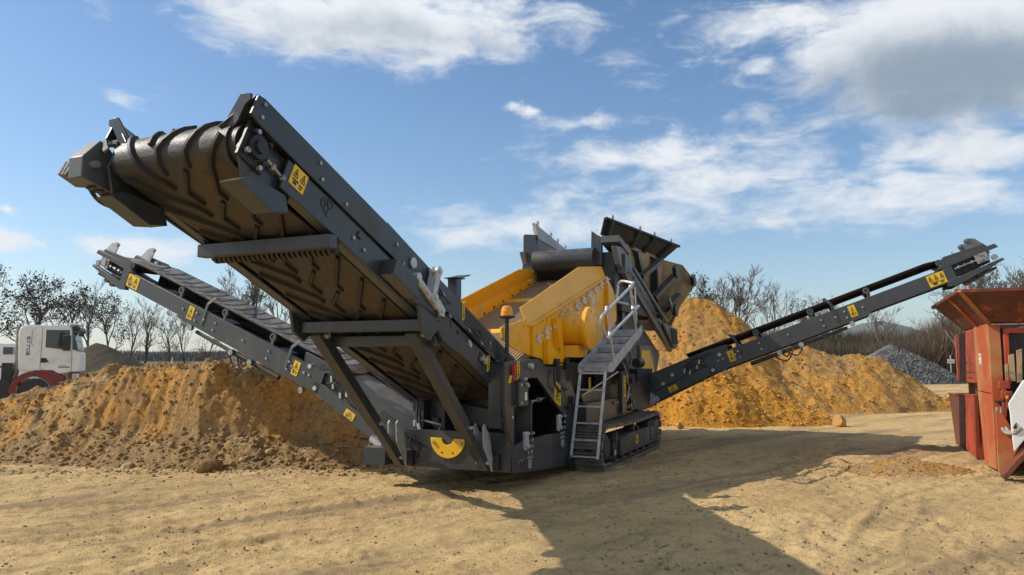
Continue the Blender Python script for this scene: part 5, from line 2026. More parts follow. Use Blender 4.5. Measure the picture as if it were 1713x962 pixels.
tpart('headlamp', mb, M['galv'], None, .02)
mb = MB()
for a_, b_ in (((124, 584), (131, 566)),):
    pa, pb = tp(*a_), tp(*b_)
    mb.bar((pa[0] + .03, YT - .012, pa[1]), (pb[0] + .03, YT - .012, pb[1]), .012, .02, (0, 1, 0))
q = tp(74, 603); mb.box(q[0], q[0] + .05, YT - .02, YT, q[1] - .02, q[1] + .02)
tpart('wiper', mb, M['black'], cab)
mb = MB(); mb.prism([tp(*p) for p in ((100, 556), (109, 556), (110, 570), (108, 581), (98, 581))], 1, YT - .016, YT - .010)
tpart('seat_shape', mb, M['black'], cab)
fc = tp(62, 655)
mb = MB()
mb.ring((fc[0], YT - .05, fc[1]), (0, 1, 0), .60, .80, .55, 26, -95, 95)
mb.prism([tp(*p) for p in ((60, 619), (92, 619), (104, 626), (112, 630), (112, 646), (90, 640), (80, 630))], 1, YT - .02, YT + .4)
tpart('fender', mb, M['red'], None, .02)
wv_ = MB(); wv_.lathe((fc[0], YT, fc[1] - .0), (0, 1, 0), [(0, .30), (.02, .50), (.30, .52), (.34, .45)], 28)
tpart('wheel', wv_, M['rubber_dark'])
mb = MB()
q0, q1 = tp(29.5, 546), tp(29.5, 628)
mb.tube(rounded([(q0[0], YT + .5, q0[1]), (q1[0], YT + .5, q1[1]), (q1[0] - .15, YT + .4, q1[1] - .18), (q1[0] - .5, YT + .4, q1[1] - .20)], .12), .085, 12)
tpart('exhaust_pipe', mb, M['cloudy'])
q = tp(11, 650)
mb = MB(); mb.lathe((q[0], YT - .02, q[1]), (0, 1, 0), [(0, .02), (0, .36), (.9, .36)], 26)
tpart('air_tank', mb, M['rubber_dark'])
mb = MB(); mb.box(tp(-60, 0)[0], tp(40, 0)[0], YT + .1, YT + 2.2, tp(0, 645)[1], tp(0, 634)[1])
mb.box(tp(8, 0)[0], tp(24, 0)[0], YT + .2, YT + 1.5, tp(0, 634)[1], tp(0, 607)[1])
tpart('truck_frame', mb, M['black'])
van = empty('delivery_van', (-25.0, 37.5, 0), R(18), (-25.0, 37.5, 0))
tag(van, 'white van half hidden behind the lorry cab at the left edge', 'van')
def vp(px, py): return tp(px, py, 36.5)
YV = 36.5
mb = MB(); mb.prism([vp(*p) for p in ((-70, 650), (-70, 575), (24, 575), (30, 590), (34, 605), (36, 640), (30, 650))], 1, YV, YV + 1.9)
b_ = build(mb, 'van_body', M['white'], van, False, .04)
for xa, xb in ((-2, 12.5), (14, 26)):
    mb = MB(); mb.prism([vp(*p) for p in ((xa, 581), (xb, 581), (xb + (2 if xb > 20 else 0), 593), (xa, 593))], 1, YV - .012, YV + .02)
    build(mb, 'van_window', M['glass'], b_, False)
mb = MB(); mb.prism([vp(*p) for p in ((-20, 612), (30, 612), (30, 615), (-20, 615))], 1, YV - .01, YV + .01)
build(mb, 'trim_strip', M['black'], b_, False)
for px in (-40, 22):
    q = vp(px, 643)
    mb = MB(); mb.lathe((q[0], YV - .01, .34), (0, 1, 0), [(0, .2), (.02, .34), (.22, .34)], 22)
    build(mb, 'wheel', M['rubber_dark'], van, False)

# ================================================================== ground
def axis(fine0, fine1, step, far0, far1, grow=1.16):
    a = list(np.arange(fine0, fine1, step))
    s, v = step, fine1
    while v < far1:
        a.append(v); s *= grow; v += s
    a.append(far1)
    s, v = step, fine0 - step
    left = []
    while v > far0:
        left.append(v); s *= grow; v -= s
    left.append(far0)
    return np.array(left[::-1] + a)


gx = axis(-9.5, 11.0, .036, -4000, 4000)
gy = axis(2.4, 14.0, .034, -400, 6000, 1.09)
GX, GY = np.meshgrid(gx, gy)


def ground_z(x, y):
    near = np.exp(-np.maximum(0, np.hypot(x, y) - 14) / 16)
    u = x * .74 + y * .67; v = y * .74 - x * .67           # wheel marks run across the yard
    z = .030 * fbm(x * .45, y * .45, 3, 4) * near
    z += .013 * fbm(u * .55, v * 3.2, 9, 4) * near
    z += .030 * fbm(x * 3.1, y * 3.1, 21, 5, .62) * near
    z += .013 * fbm(x * 8.5, y * 10.5, 27, 3, .65) * near * (.4 + 1.2 * sstep(-.2, .3, fbm(x * .7, y * 1.1, 29, 3)))
    z += .018 * np.abs(fbm(u * 1.6, v * 9.0, 23, 3, .6)) * near
    rough = sstep(.0, .35, fbm(x * .6 + 5, y * .8, 31, 3))
    z += rough * .030 * np.abs(fbm(x * 7, y * 7, 41, 3, .6)) * near
    # churned lines in the foreground
    for (x0, y0, x1, y1, w, d) in ((.2, 5.2, 2.2, 7.6, .35, .05), (1.6, 4.6, 3.3, 8.2, .30, .05), (3.6, 5.0, 4.9, 9.5, .35, .055), (-1, 4.9, 1.2, 6.2, .3, .04)):
        dx, dy = x1 - x0, y1 - y0
        t = np.clip(((x - x0) * dx + (y - y0) * dy) / (dx * dx + dy * dy), 0, 1)
        dist = np.hypot(x - x0 - t * dx, y - y0 - t * dy)
        z += np.exp(-(dist / w) ** 2) * (d * fbm(x * 5, y * 5, 57, 4, .65) + d * .2 * np.sin(dist * 18))
    # tyre tracks with lug prints
    for (x0, y0, x1, y1, w) in ((-7.5, 4.2, .3, 10.9, .24), (-6.2, 3.6, 1.6, 10.3, .24), (1.4, 4.4, 4.6, 8.9, .20), (3.0, 4.2, 6.0, 8.4, .20), (-9, 7.2, -1.2, 10.2, .22), (2.2, 10.4, 7.5, 15.6, .30), (3.6, 9.8, 9.0, 14.8, .30)):
        dx, dy = x1 - x0, y1 - y0
        L_ = np.hypot(dx, dy)
        t = ((x - x0) * dx + (y - y0) * dy) / L_
        q = ((x - x0) * -dy + (y - y0) * dx) / L_ + .10 * np.sin(t * .7) + .05 * fbm(t * .8, t * 0, 44, 2)
        m_ = sstep(-.4, .4, t) * sstep(L_ + .4, L_ - .4, t) * np.clip(.35 + 1.4 * fbm(t * .5, q * .3, 46, 3), 0, 1)
        bed = sstep(w, w * .75, np.abs(q))
        rim = np.exp(-((np.abs(q) - w * 1.12) / .05) ** 2)
        lug = np.sin((t + np.abs(q) * .8) * 6.2832 / .17)
        z += m_ * (-.020 * bed + .016 * rim + .011 * bed * lug)
    # keep the footprints of the machines quiet
    return z


GZ = ground_z(GX, GY)
ny_g, nx_g = GX.shape
V = np.stack([GX, GY, GZ], -1).reshape(-1, 3)
ii, jj = np.meshgrid(np.arange(ny_g - 1), np.arange(nx_g - 1), indexing='ij')
b0_ = (ii * nx_g + jj).ravel()
F = np.stack([b0_, b0_ + 1, b0_ + nx_g + 1, b0_ + nx_g], 1)

m = bpy.data.materials.new('yard_ground')
m.use_nodes = True
b = NB(m.node_tree)
bs = m.node_tree.nodes['Principled BSDF']
bs.inputs['Roughness'].default_value = .95
bs.inputs['Specular IOR Level'].default_value = .12
pos = b.new('ShaderNodeNewGeometry').outputs['Position']
du_ = b.vm('DOT_PRODUCT', pos, (.74, .67, 0)); dv_ = b.vm('DOT_PRODUCT', pos, (-.67, .74, 0))
cb = b.new('ShaderNodeCombineXYZ')
b.link(b.m('MULTIPLY', du_, .22), cb.inputs[0]); b.link(b.m('MULTIPLY', dv_, 1.5), cb.inputs[1])
cb2 = b.new('ShaderNodeCombineXYZ')
b.link(b.m('MULTIPLY', du_, 2.0), cb2.inputs[0]); b.link(b.m('MULTIPLY', dv_, 9.0), cb2.inputs[1])
trk = b.mapr(b.noise(cb.outputs[0], 1.0, 7, .62, .5), .46, .66)
patch = b.mapr(b.noise(pos, .35, 6, .6, .6), .44, .62)
fine = b.mapr(b.noise(pos, 3.0, 8, .68, .3), .50, .70)
speck = b.mapr(b.noise(pos, 26, 5, .7), .52, .72)
vor = b.new('ShaderNodeTexVoronoi'); vor.inputs['Scale'].default_value = 38
b.link(pos, vor.inputs['Vector'])
peb = b.mapr(vor.outputs['Distance'], .10, .20, 1, 0)
pebm = b.m('MULTIPLY', peb, b.mapr(b.noise(pos, 1.2, 4, .6), .45, .62))
col = b.mix(patch, (.60, .415, .19), (.52, .35, .155))
col = b.mix(b.m('MULTIPLY', trk, .85), col, (.285, .205, .115))
col = b.mix(b.m('MULTIPLY', fine, .75), col, (.29, .205, .11))
col = b.mix(b.m('MULTIPLY', speck, .65), col, (.19, .14, .085))
col = b.mix(b.m('MULTIPLY', pebm, .5), col, (.30, .265, .21))
# the dry field beyond the yard
sp = b.new('ShaderNodeSeparateXYZ'); b.link(pos, sp.inputs[0])
edge = b.m('ADD', sp.outputs[1], b.m('MULTIPLY', b.m('SUBTRACT', b.noise(pos, .12, 4, .5), .5), 20))
edge = b.m('SUBTRACT', edge, b.m('MULTIPLY', b.mapr(sp.outputs[0], 5, 25), 26))
fld = b.mapr(edge, 40, 47)
fcol = b.mix(b.mapr(b.noise(pos, .05, 6, .6), .4, .62), (.17, .135, .075), (.115, .10, .06))
fcol = b.mix(b.m('MULTIPLY', b.mapr(b.noise(pos, .7, 5, .6), .5, .7), .5), fcol, (.10, .105, .05))
col = b.mix(fld, col, fcol)
b.link(col, bs.inputs['Base Color'])
bn = b.new('ShaderNodeBump'); bn.inputs['Strength'].default_value = .8; bn.inputs['Distance'].default_value = .04
stk = b.mapr(b.noise(cb2.outputs[0], 1.0, 6, .7, .3), .54, .70)
stkm = b.m('MULTIPLY', stk, b.mapr(b.noise(pos, .8, 5, .6), .40, .62))
sep_col = b.mix(b.m('MULTIPLY', stkm, .8), col, (.17, .125, .075))
b.link(sep_col, bs.inputs['Base Color'])
h = b.m('ADD', b.noise(pos, 11, 8, .68), b.m('MULTIPLY', b.noise(pos, 48, 4, .6), .4))
h = b.m('ADD', h, b.m('MULTIPLY', pebm, .25))
h = b.m('ADD', h, b.m('MULTIPLY', b.noise(pos, 110, 3, .6), .2))
b.link(h, bn.inputs['Height']); b.link(bn.outputs[0], bs.inputs['Normal'])
g = np_mesh('ground', V, F, m, True)
tag(g, kind='structure')

# distant blue hills
def ridge(name, x0, x1, y, h, seed, mat):
    xs = np.linspace(x0, x1, 160)
    t = (xs - x0) / (x1 - x0)
    hz = h * np.sin(np.pi * t) ** .7 * (1 + .35 * fbm(xs / 300, xs * 0 + seed, seed, 4))
    rows = []
    for k, (dy, s) in enumerate(((-900, 0), (-500, .45), (-200, .85), (0, 1), (500, .6), (1000, 0))):
        rows.append(np.stack([xs, np.full_like(xs, y + dy), hz * s - (2 if s == 0 else 0)], 1))
    V = np.concatenate(rows); n = len(xs)
    ii, jj = np.meshgrid(np.arange(5), np.arange(n - 1), indexing='ij')
    b0 = (ii * n + jj).ravel()
    o = np_mesh(name, V, np.stack([b0, b0 + 1, b0 + n + 1, b0 + n], 1), mat, True)
    tag(o, kind='structure')


M['hill'] = material('far_wooded_hill', (.055, .065, .045), .95, 0, (.10, .095, .06), .004, .45, .6)
ridge('hill', 1600, 2900, 4300, 190, 5, M['hill'])
ridge('hill', -3800, 900, 4800, 60, 8, M['hill'])

# ================================================================== earth banks, sand and gravel piles
def pile(name, x0, x1, y0, y1, step, fz, mat, label, cat, group=None):
    xs, ys = np.arange(x0, x1, step), np.arange(y0, y1, step)
    X, Y = np.meshgrid(xs, ys)
    Z = fz(X, Y)
    V = np.stack([X, Y, Z], -1).reshape(-1, 3)
    n = X.shape[1]
    ii, jj = np.meshgrid(np.arange(X.shape[0] - 1), np.arange(n - 1), indexing='ij')
    b0 = (ii * n + jj).ravel()
    F = np.stack([b0, b0 + 1, b0 + n + 1, b0 + n], 1)
    keep = (Z.ravel()[F] > -.06).any(1)
    F = F[keep]
    used, inv = np.unique(F, return_inverse=True)
    o = np_mesh(name, V[used], inv.reshape(F.shape), mat, True)
    tag(o, label, cat, group)
    return o, (lambda x, y: fz(np.array([x]), np.array([y]))[0])


def interp(x, xp, fp):
    return np.interp(x, xp, fp)


def bank_z(x, y):
    crest = interp(x, [-12.5, -9.7, -9.0, -8.1, -6.86, -5.9, -5.16, -4.37, -3.8, -3.0, -2.45, -1.6, -.9], [.62, .97, 1.16, 1.40, 1.53, 1.57, 1.58, 1.52, 1.32, .95, .60, .25, -.1])
    base = interp(x, [-12, -9.7, -8, -6, -4.6, -3, -2, -.9], [13.0, 12.5, 12.0, 11.75, 11.45, 11.55, 11.7, 12.0]) + .22 * fbm(x * .9, x * 0 + 3, 71, 4)
    wob = .35 * fbm(x * .8, y * .3, 12, 4)
    cut = interp(x, [-12, -8.2, -7, -6, -2], [0, .15, .6, .9, .95])               # how steep the dug face is
    t = (y - base) / 2.6
    soft = sstep(0, 1, t + wob * .1)
    tal = np.clip(t / .42, 0, 1) * .34
    lo_ = .36 + wob * .22
    face = np.clip((t - lo_) / .20, 0, 1) ** .85 * .66
    prof = soft * (1 - cut) + (tal + face) * cut
    back = 1 - sstep(15.0, 18.5, y + .6 * fbm(x * .5, y * .5, 6, 3))
    z = crest * prof * back
    env = sstep(-.1, .25, t) * sstep(-.02, .25, crest)
    xw = x + .55 * fbm(x * .8, y * .9, 18, 4) + .22 * (y - base)
    rill = fbm(xw * 3.1, y * .9 + z * .8, 19, 5, .62) * (.45 + 1.1 * sstep(-.3, .4, fbm(x * .6, y * .6, 20, 3)))
    z = z + env * (.20 * rill * (sstep(.3, .6, t) * (1 - sstep(.75, 1.0, t)) + .3) + .075 * fbm(x * 2.1, y * 2.1, 33, 5, .6) + .05 * np.abs(fbm(x * 6.5, y * 6.5, 35, 3, .6)))
    z = z + env * (.09 * fbm(x * 5.2, y * 3.2, 39, 5, .66) + .035 * np.abs(fbm(x * 13, y * 13, 40, 3, .6)))
    z = z + env * .10 * (np.maximum(0, fbm(x * 1.6, y * 1.6, 77, 3)) ** 1.5)
    return np.where((t < -.12) | (crest < -.04), -.2, z - .03 * (t < .02))


bank, bank_f = pile('earth_bank', -12.5, -.9, 11.0, 18.6, .032, bank_z, M['soil_mix'], 'long low bank of dug tan and orange earth below the left conveyor', 'earth bank')


def cone(x, y, cx_, cy_, rx, ry, h, p=1.15):
    d = np.sqrt(((x - cx_) / rx) ** 2 + ((y - cy_) / ry) ** 2)
    return h * np.clip(1 - d, -.3, 1) ** 1.0 * np.where(d < 1, 1, 1) if False else h * (np.sqrt(np.maximum(0, 1 - d) ** 2 + .0) ** p) - np.maximum(0, d - 1) * 1.2


def soil_noise(x, y, s=1.0, a=1.0):
    return a * (.16 * fbm(x * .9 * s, y * .9 * s, 51, 5, .55) + .085 * np.abs(fbm(x * 3.1 * s, y * 3.1 * s, 53, 4, .6)) + .035 * fbm(x * 8 * s, y * 8 * s, 55, 3, .6))


def tall_z(x, y):
    ridge_x = [3.0, 5.4, 6.6, 7.3, 8.2, 9.0, 10.0, 11.4, 13.1, 13.9, 14.8, 15.4]
    top = interp(x, ridge_x, [2.9, 3.55, 3.7, 3.75, 3.35, 2.55, 2.2, 1.95, 1.75, 1.25, .45, -.2])
    yr = interp(x, [3, 7.3, 10, 15], [27.2, 27.0, 26.2, 26.0])
    front = interp(x, [3, 7, 9, 12, 15.4], [3.9, 4.6, 3.6, 2.7, 1.4]) + .35 * fbm(x * .6, x * 0, 61, 3)
    d = np.where(y < yr, (yr - y) / front, (y - yr) / 4.2)
    z = top * (1 - np.clip(d, 0, 1.15) ** .92)
    env = sstep(1.08, .8, d) * sstep(-.1, .4, top)
    return z + env * (soil_noise(x, y, .9, 1.5) + .22 * fbm(x * .55 + .2 * y, y * .22, 83, 4)) - .02


tall, tall_f = pile('sand_pile', 3.0, 15.6, 21.5, 31.5, .065, tall_z, M['soil_brown'], 'tall heap of brownish orange sand behind the right conveyor', 'sand pile', 'heaps of orange sand')


def front_z(x, y):
    z = np.maximum(cone(x, y, 5.3, 20.9, 3.0, 2.35, 1.72, .9), cone(x, y, 6.9, 20.7, 2.0, 1.9, 1.05, .9))
    z = np.maximum(z, cone(x, y, 3.9, 21.4, 2.3, 2.6, 1.45, .9))
    env = sstep(-.05, .25, z)
    return z + env * (soil_noise(x, y, 1.15, 1.35) + .12 * fbm(x * .9, y * .5, 84, 4)) - .02


frontp, front_f = pile('sand_pile', 1.4, 9.4, 18.0, 24.5, .05, front_z, M['soil_orange'], 'bright orange mound of sand close behind the crawler track', 'sand pile', 'heaps of orange sand')


def small_z(x, y):
    z = cone(x, y, 6.05, 11.45, 1.15, .85, .23, 1.3)
    return z + sstep(-.02, .1, z) * soil_noise(x, y, 2.5, .28) - .012


smallp, small_f = pile('sand_pile', 4.6, 7.6, 10.4, 12.6, .03, small_z, M['soil_brown'], 'small low heap of sand on the yard beside the red crusher', 'sand pile', 'heaps of orange sand')


def gravel_z(x, y):
    z = np.maximum(cone(x, y, 27.5, 54, 4.9, 4.4, 2.75, .95), cone(x, y, 25.3, 55, 3.4, 3.6, 1.9, .95))
    return z + sstep(-.05, .3, z) * soil_noise(x, y, .6, .9) - .03


gravelp, gravel_f = pile('gravel_pile', 21, 33, 49, 59, .12, gravel_z, M['gravel'], 'heap of broken grey stone in front of the brown thicket', 'gravel pile')


def dark_z(x, y):
    z = np.maximum(cone(x, y, -24.6, 44, 5.2, 4.2, 2.65, .9), cone(x, y, -22.2, 43.2, 4.2, 3, 1.4, .9))
    return z + sstep(-.05, .3, z) * soil_noise(x, y, .5, 1.0) - .03


darkp, dark_f = pile('spoil_pile', -31, -17, 39, 49, .14, dark_z, M['soil_grey'], 'dark grassy spoil heap just behind the white lorry', 'spoil heap', 'old spoil heaps')


def dark2_z(x, y):
    z = np.maximum(cone(x, y, -13.2, 38, 3.8, 3.2, 2.45, .95), cone(x, y, -15.6, 38.4, 3.2, 3, 1.35, .95))
    return z + sstep(-.05, .3, z) * soil_noise(x, y, .6, .9) - .03


dark2p, dark2_f = pile('spoil_pile', -20, -8.5, 34, 42, .12, dark2_z, M['soil_tan'], 'brown spoil heap in the field below the left conveyor', 'spoil heap', 'old spoil heaps')

# clods and stones lying on the piles and on the yard
def scatter(name, n, sampler, fz, mat, smin, smax, pw=3.0, sink=.25, flat=.7):
    P, Sz = [], []
    tries = 0
    while len(P) < n and tries < 60:
        tries += 1
        xy = sampler(n)
        z = fz(xy[:, 0], xy[:, 1])
        ok = z > -.05
        xy, z = xy[ok], z[ok]
        s = smin + (smax - smin) * rng.random(len(xy)) ** pw
        for a, c, d in zip(xy, z, s):
            P.append((a[0], a[1], c + d * (1 - 2 * sink) * .5)); Sz.append(d)
    return stones(name, np.array(P[:n]), np.array(Sz[:n]), mat, flat)


uni = lambda x0, x1, y0, y1: (lambda n: np.stack([rng.uniform(x0, x1, n), rng.uniform(y0, y1, n)], 1))
scatter('earth_clods', 9000, lambda n: np.stack([rng.uniform(-12, -1.6, n), 11.3 + 3.2 * rng.random(n) ** 1.7], 1), bank_z, M['soil_mix'], .006, .045, 5)
scatter('bank_stones', 260, lambda n: np.stack([rng.uniform(-12, -2.0, n), 11.3 + 1.4 * rng.random(n) ** 1.5], 1), bank_z, M['clod'], .012, .055, 3)
scatter('sand_clods', 4200, uni(2, 9.2, 18.2, 23.4), front_z, M['clod_orange'], .010, .055, 6)
scatter('sand_clods', 3600, uni(4, 15.3, 22, 27.5), tall_z, M['soil_brown'], .012, .06, 6)
scatter('sand_clods', 900, uni(4.9, 7.3, 10.6, 12.3), small_z, M['soil_brown'], .005, .022, 3)
scatter('sand_clods', 1500, lambda n: np.stack([rng.normal(6.0, 1.1, n), rng.normal(11.4, .6, n)], 1), ground_z, M['soil_brown'], .004, .016, 4)
scatter('gravel_stones', 9000, uni(23.5, 33, 49.5, 53.6), gravel_z, M['stone'], .035, .12, 1.8, .2, .8)
scatter('yard_pebbles', 10000, lambda n: (lambda r, a: np.stack([r * np.sin(a), r * np.cos(a)], 1))(3.5 + 16 * rng.random(n) ** 1.4, rng.uniform(-.85, .85, n)), ground_z, M['clod_grey'], .003, .013, 4)
scatter('yard_clods', 5000, lambda n: (lambda r, a: np.stack([r * np.sin(a), r * np.cos(a)], 1))(4 + 15 * rng.random(n) ** 1.3, rng.uniform(-.85, .85, n)), ground_z, M['clod'], .004, .020, 5)
scatter('yard_clods', 1500, lambda n: np.stack([rng.normal(0, .35, n) + rng.choice([1.2, 2.6, 4.4, 7.0], n), rng.normal(0, 1.2, n) + rng.choice([6.2, 6.5, 7.2, 10.3], n)], 1), ground_z, M['clod_grey'], .004, .024, 4)
scatter('yard_clods', 900, lambda n: np.stack([rng.uniform(-8, -1.5, n), rng.normal(11.35, .25, n)], 1), ground_z, M['clod'], .006, .035, 4)


def boulder(x, y, r, mat, label, sc_=(1, 1, .8), seed=1, z=None):
    bm = bmesh.new()
    bmesh.ops.create_icosphere(bm, subdivisions=3, radius=r)
    rr = random.Random(seed)
    offs = [Vector((rr.uniform(-1, 1), rr.uniform(-1, 1), rr.uniform(-1, 1))).normalized() for _ in range(9)]
    for v in bm.verts:
        n = v.co.normalized()
        for o in offs:                       # flat fracture faces
            dd = n.dot(o)
            lim = .72
            if v.co.dot(o) > r * lim:
                v.co -= o * (v.co.dot(o) - r * lim)
        v.co *= 1 + rr.uniform(-.03, .03)
        v.co = Vector((v.co.x * sc_[0], v.co.y * sc_[1], v.co.z * sc_[2]))
    me = bpy.data.meshes.new('boulder')
    bm.to_mesh(me); bm.free()
    me.materials.append(mat)
    o = bpy.data.objects.new('boulder', me)
    COL.objects.link(o)
    o.location = (x, y, (r * sc_[2] * .55) if z is None else z)
    o.rotation_euler = (0, 0, seed * 1.3)
    return tag(o, label, 'boulder', 'loose lumps lying on the yard')


boulder(8.22, 18.75, .20, M['clod_orange'], 'square orange lump lying alone right of the bright mound', (1.1, .9, 1), 3)
boulder(14.55, 24.9, .33, M['clod_orange'], 'orange lump at the far right foot of the tall heap', (1, .9, 1), 5)
boulder(-4.6, 11.45, .17, M['soil_mix'], 'rough earthy lump at the foot of the long bank', (1.5, .9, .75), 8)
boulder(-6.0, 11.75, .13, M['clod'], 'pale tan stone low on the left part of the bank', (1.3, .8, .8), 11, bank_f(-6.0, 11.75) + .04)
boulder(4.1, 18.35, .12, M['clod_orange'], 'small tan stone at the left foot of the bright mound', (1.2, .9, .8), 13)

# white site sign and the white marker on the bank
sg = empty('site_sign', (36.3, 61.5, 0), 0, (36.3, 61.5, 0))
tag(sg, 'small white notice board on a post beside the grey stone heap', 'sign')
mb = MB(); mb.cyl((36.3, 61.5, 0), (36.3, 61.5, 2.0), .04, 8)
build(mb, 'post', M['galv'], sg)
mb = MB(); mb.box(36.02, 36.58, 61.44, 61.46, 1.32, 1.66); mb.box(36.25, 36.33, 61.44, 61.46, 1.66, 1.78); mb.cur = 1
for k in range(7): mb.box(36.12 + k * .055, 36.15 + k * .055, 61.43, 61.439, 1.44, 1.49)
build(mb, 'board', [M['white'], M['ink']], sg, False, 0, 0)
mk = empty('marker_peg', (-6.5, 14.2, bank_f(-6.5, 14.2) - .05), 0, (-6.5, 14.2, bank_f(-6.5, 14.2) - .05))
tag(mk, 'tiny white peg standing on top of the long earth bank', 'peg')
zb = bank_f(-6.5, 14.2)
mb = MB(); mb.cyl((-6.5, 14.2, zb - .05), (-6.49, 14.2, zb + .13), .022, 8, .012)
build(mb, 'stake', M['white'], mk)
mb = MB(); mb.box(-6.53, -6.46, 14.19, 14.21, zb - .02, zb + .05)
build(mb, 'flag', M['white'], mk)

# ================================================================== trees
def grow_tree(seed, H, spread=.55, levels=5, leafy=0.0, lean=0.0, first=.35, up=.35, twig=1.0):
    """returns (trunk tubes, crown tubes, leaf quads) as vertex and face arrays"""
    r = random.Random(seed)
    TR, CR = MB(), MB()
    LV, LF = [], []
    def branch(p, d, L, rad, lev):
        n = 4 if lev < 2 else 3
        pts, q, dd = [p], p, d.copy()
        for i in range(n):
            dd = (dd + Vector((r.uniform(-1, 1), r.uniform(-1, 1), r.uniform(-.5, .8))) * (.16 + .05 * lev)).normalized()
            q = q + dd * (L / n)
            pts.append(q)
        rads = [rad * (1 - .62 * i / n) for i in range(n + 1)]
        (TR if lev == 0 else CR).tube(pts, rads, 7 if lev == 0 else 5 if lev == 1 else 3)
        if lev >= levels - 1:
            if leafy and r.random() < leafy:
                for _ in range(4):
                    c = pts[-1] + Vector((r.gauss(0, .22), r.gauss(0, .22), r.gauss(0, .18)))
                    a = Vector((r.uniform(-1, 1), r.uniform(-1, 1), r.uniform(-1, 1))).normalized() * r.uniform(.05, .11)
                    b_ = a.cross(Vector((r.uniform(-1, 1), r.uniform(-1, 1), r.uniform(-1, 1))).normalized()) * .9
                    k = len(LV)
                    LV.extend([c - a - b_, c + a - b_, c + a + b_, c - a + b_])
                    LF.append((k, k + 1, k + 2, k + 3))
            return
        kids = (7 if lev == 0 else r.randint(4, 5) if lev < levels - 2 else int(4 * twig + r.random()))
        for k in range(kids):
            t = (first + (1 - first) * (k + r.random()) / kids) if lev == 0 else r.uniform(.25, 1.0)
            i = min(n - 1, int(t * n)); f = t * n - i
            s = pts[i].lerp(pts[i + 1], f)
            ax = (pts[i + 1] - pts[i]).normalized()
            side = ax.orthogonal().normalized()
            side.rotate(__import__('mathutils').Quaternion(ax, r.uniform(0, 6.28)))
            ang = r.uniform(.45, .95) * (1.2 if lev == 0 else 1.0) * spread / .55
            nd = (ax * math.cos(ang) + side * math.sin(ang) + Vector((0, 0, up * (.6 if lev else 1)))).normalized()
            branch(s, nd, L * r.uniform(.42, .66) * (1.15 - .35 * t if lev == 0 else 1), max(.020, rads[i] * .6), lev + 1)
    d0 = Vector((lean, r.uniform(-.08, .08), 1)).normalized()
    branch(Vector((0, 0, -.1)), d0, H * .72, H * .021, 0)
    return TR, CR, LV, LF


TREES = {}
def tree_kind(key, **kw):
    TR, CR, LV, LF = grow_tree(**kw)
    root = empty('bare_tree', (0, 0, 0))
    ORG[root.name] = Vector((0, 0, 0))
    np_t = lambda mb: (np.array([tuple(v) for v in mb.v]), mb.f)
    for nm, mb, mt in (('trunk', TR, M['bark']), ('crown', CR, M['twig'])):
        me = bpy.data.meshes.new(nm)
        me.from_pydata([tuple(v) for v in mb.v], [], mb.f)
        me.polygons.foreach_set('use_smooth', [True] * len(me.polygons))
        link_mesh(nm, me, [mt], root, Vector((0, 0, 0)))
    if LV:
        me = bpy.data.meshes.new('leaf_clumps')
        me.from_pydata([tuple(v) for v in LV], [], LF)
        o = link_mesh('leaf_clumps', me, [M['leaf']], root, Vector((0, 0, 0)))
        o['kind'] = 'stuff'
    zs = [v[2] for v in CR.v]
    TREES[key] = [root, False, max(zs)]


tree_kind('bare_a', seed=3, H=10, spread=.50, levels=5, first=.3)
tree_kind('bare_b', seed=12, H=10, spread=.42, levels=5, first=.35, up=.5)
tree_kind('bare_wide', seed=24, H=10, spread=.52, levels=6, first=.22, up=.5, twig=.9)
tree_kind('leafy_a', seed=31, H=10, spread=.62, levels=5, leafy=.55, first=.42, lean=.12)
tree_kind('leafy_b', seed=47, H=10, spread=.58, levels=5, leafy=.38, first=.35, lean=-.1)
tree_kind('forked', seed=58, H=10, spread=.75, levels=5, leafy=.12, first=.12, up=.45)


def plant_tree(key, px, d, ptop, rz, label, group, base=0.0, wide=1.0):
    root, used, zmax = TREES[key]
    if used:
        root = copy_tree(root)
    else:
        TREES[key][1] = True
    H = 1.7 - (ptop - 600) / 1237 * d - base
    s = H / zmax * 1.08
    root.location = ((px - 856.5) / 1237 * d, d, base)
    root.scale = (s * wide, s * wide, s)
    root.rotation_euler = (0, 0, rz)
    return tag(root, label, 'tree', group)


GL, GRT = 'bare trees along the field on the left', 'bare trees behind the sand heaps on the right'
for a in (
    ('leafy_b', -22, 62, 448, .3, 'dark tree cut off by the left edge of the photo', 1.0),
    ('leafy_a', 52, 66, 462, 1.2, 'broad dark-leaved tree above the rear of the lorry cab', 1.1),
    ('leafy_b', 100, 70, 470, 2.6, 'dark-leaved tree above the front of the lorry cab', 1.1),
    ('bare_b', 150, 74, 470, .4, 'tall thin leafless tree just right of the lorry cab', .8),
    ('leafy_a', 186, 66, 490, 4.3, 'slim tree with dark brown leaves on its crooked stem', .85),
    ('bare_a', 217, 76, 508, 2.2, 'slight leafless tree just right of the brown-leaved one', .7),
    ('bare_b', 247, 68, 500, 3.3, 'forking leafless tree midway to the left conveyor', 1.0),
    ('forked', 289, 70, 520, 1.7, 'low leafless tree left of the pair below the left conveyor', .7),
    ('bare_a', 314, 68, 515, 5.1, 'leafless tree directly below the middle of the left conveyor', .75),
    ('bare_wide', 412, 72, 448, .9, 'wide leafless tree seen between the two left-hand conveyors', .9),
    ('bare_b', 470, 76, 470, 2.0, 'leafless tree partly hidden by the big main conveyor', .9),
    ('forked', 345, 80, 545, 3.9, 'small bush-like tree low behind the left conveyor', 1.0),
):
    plant_tree(a[0], a[1], a[2], a[3], a[4], a[5], GL, 0, a[6])
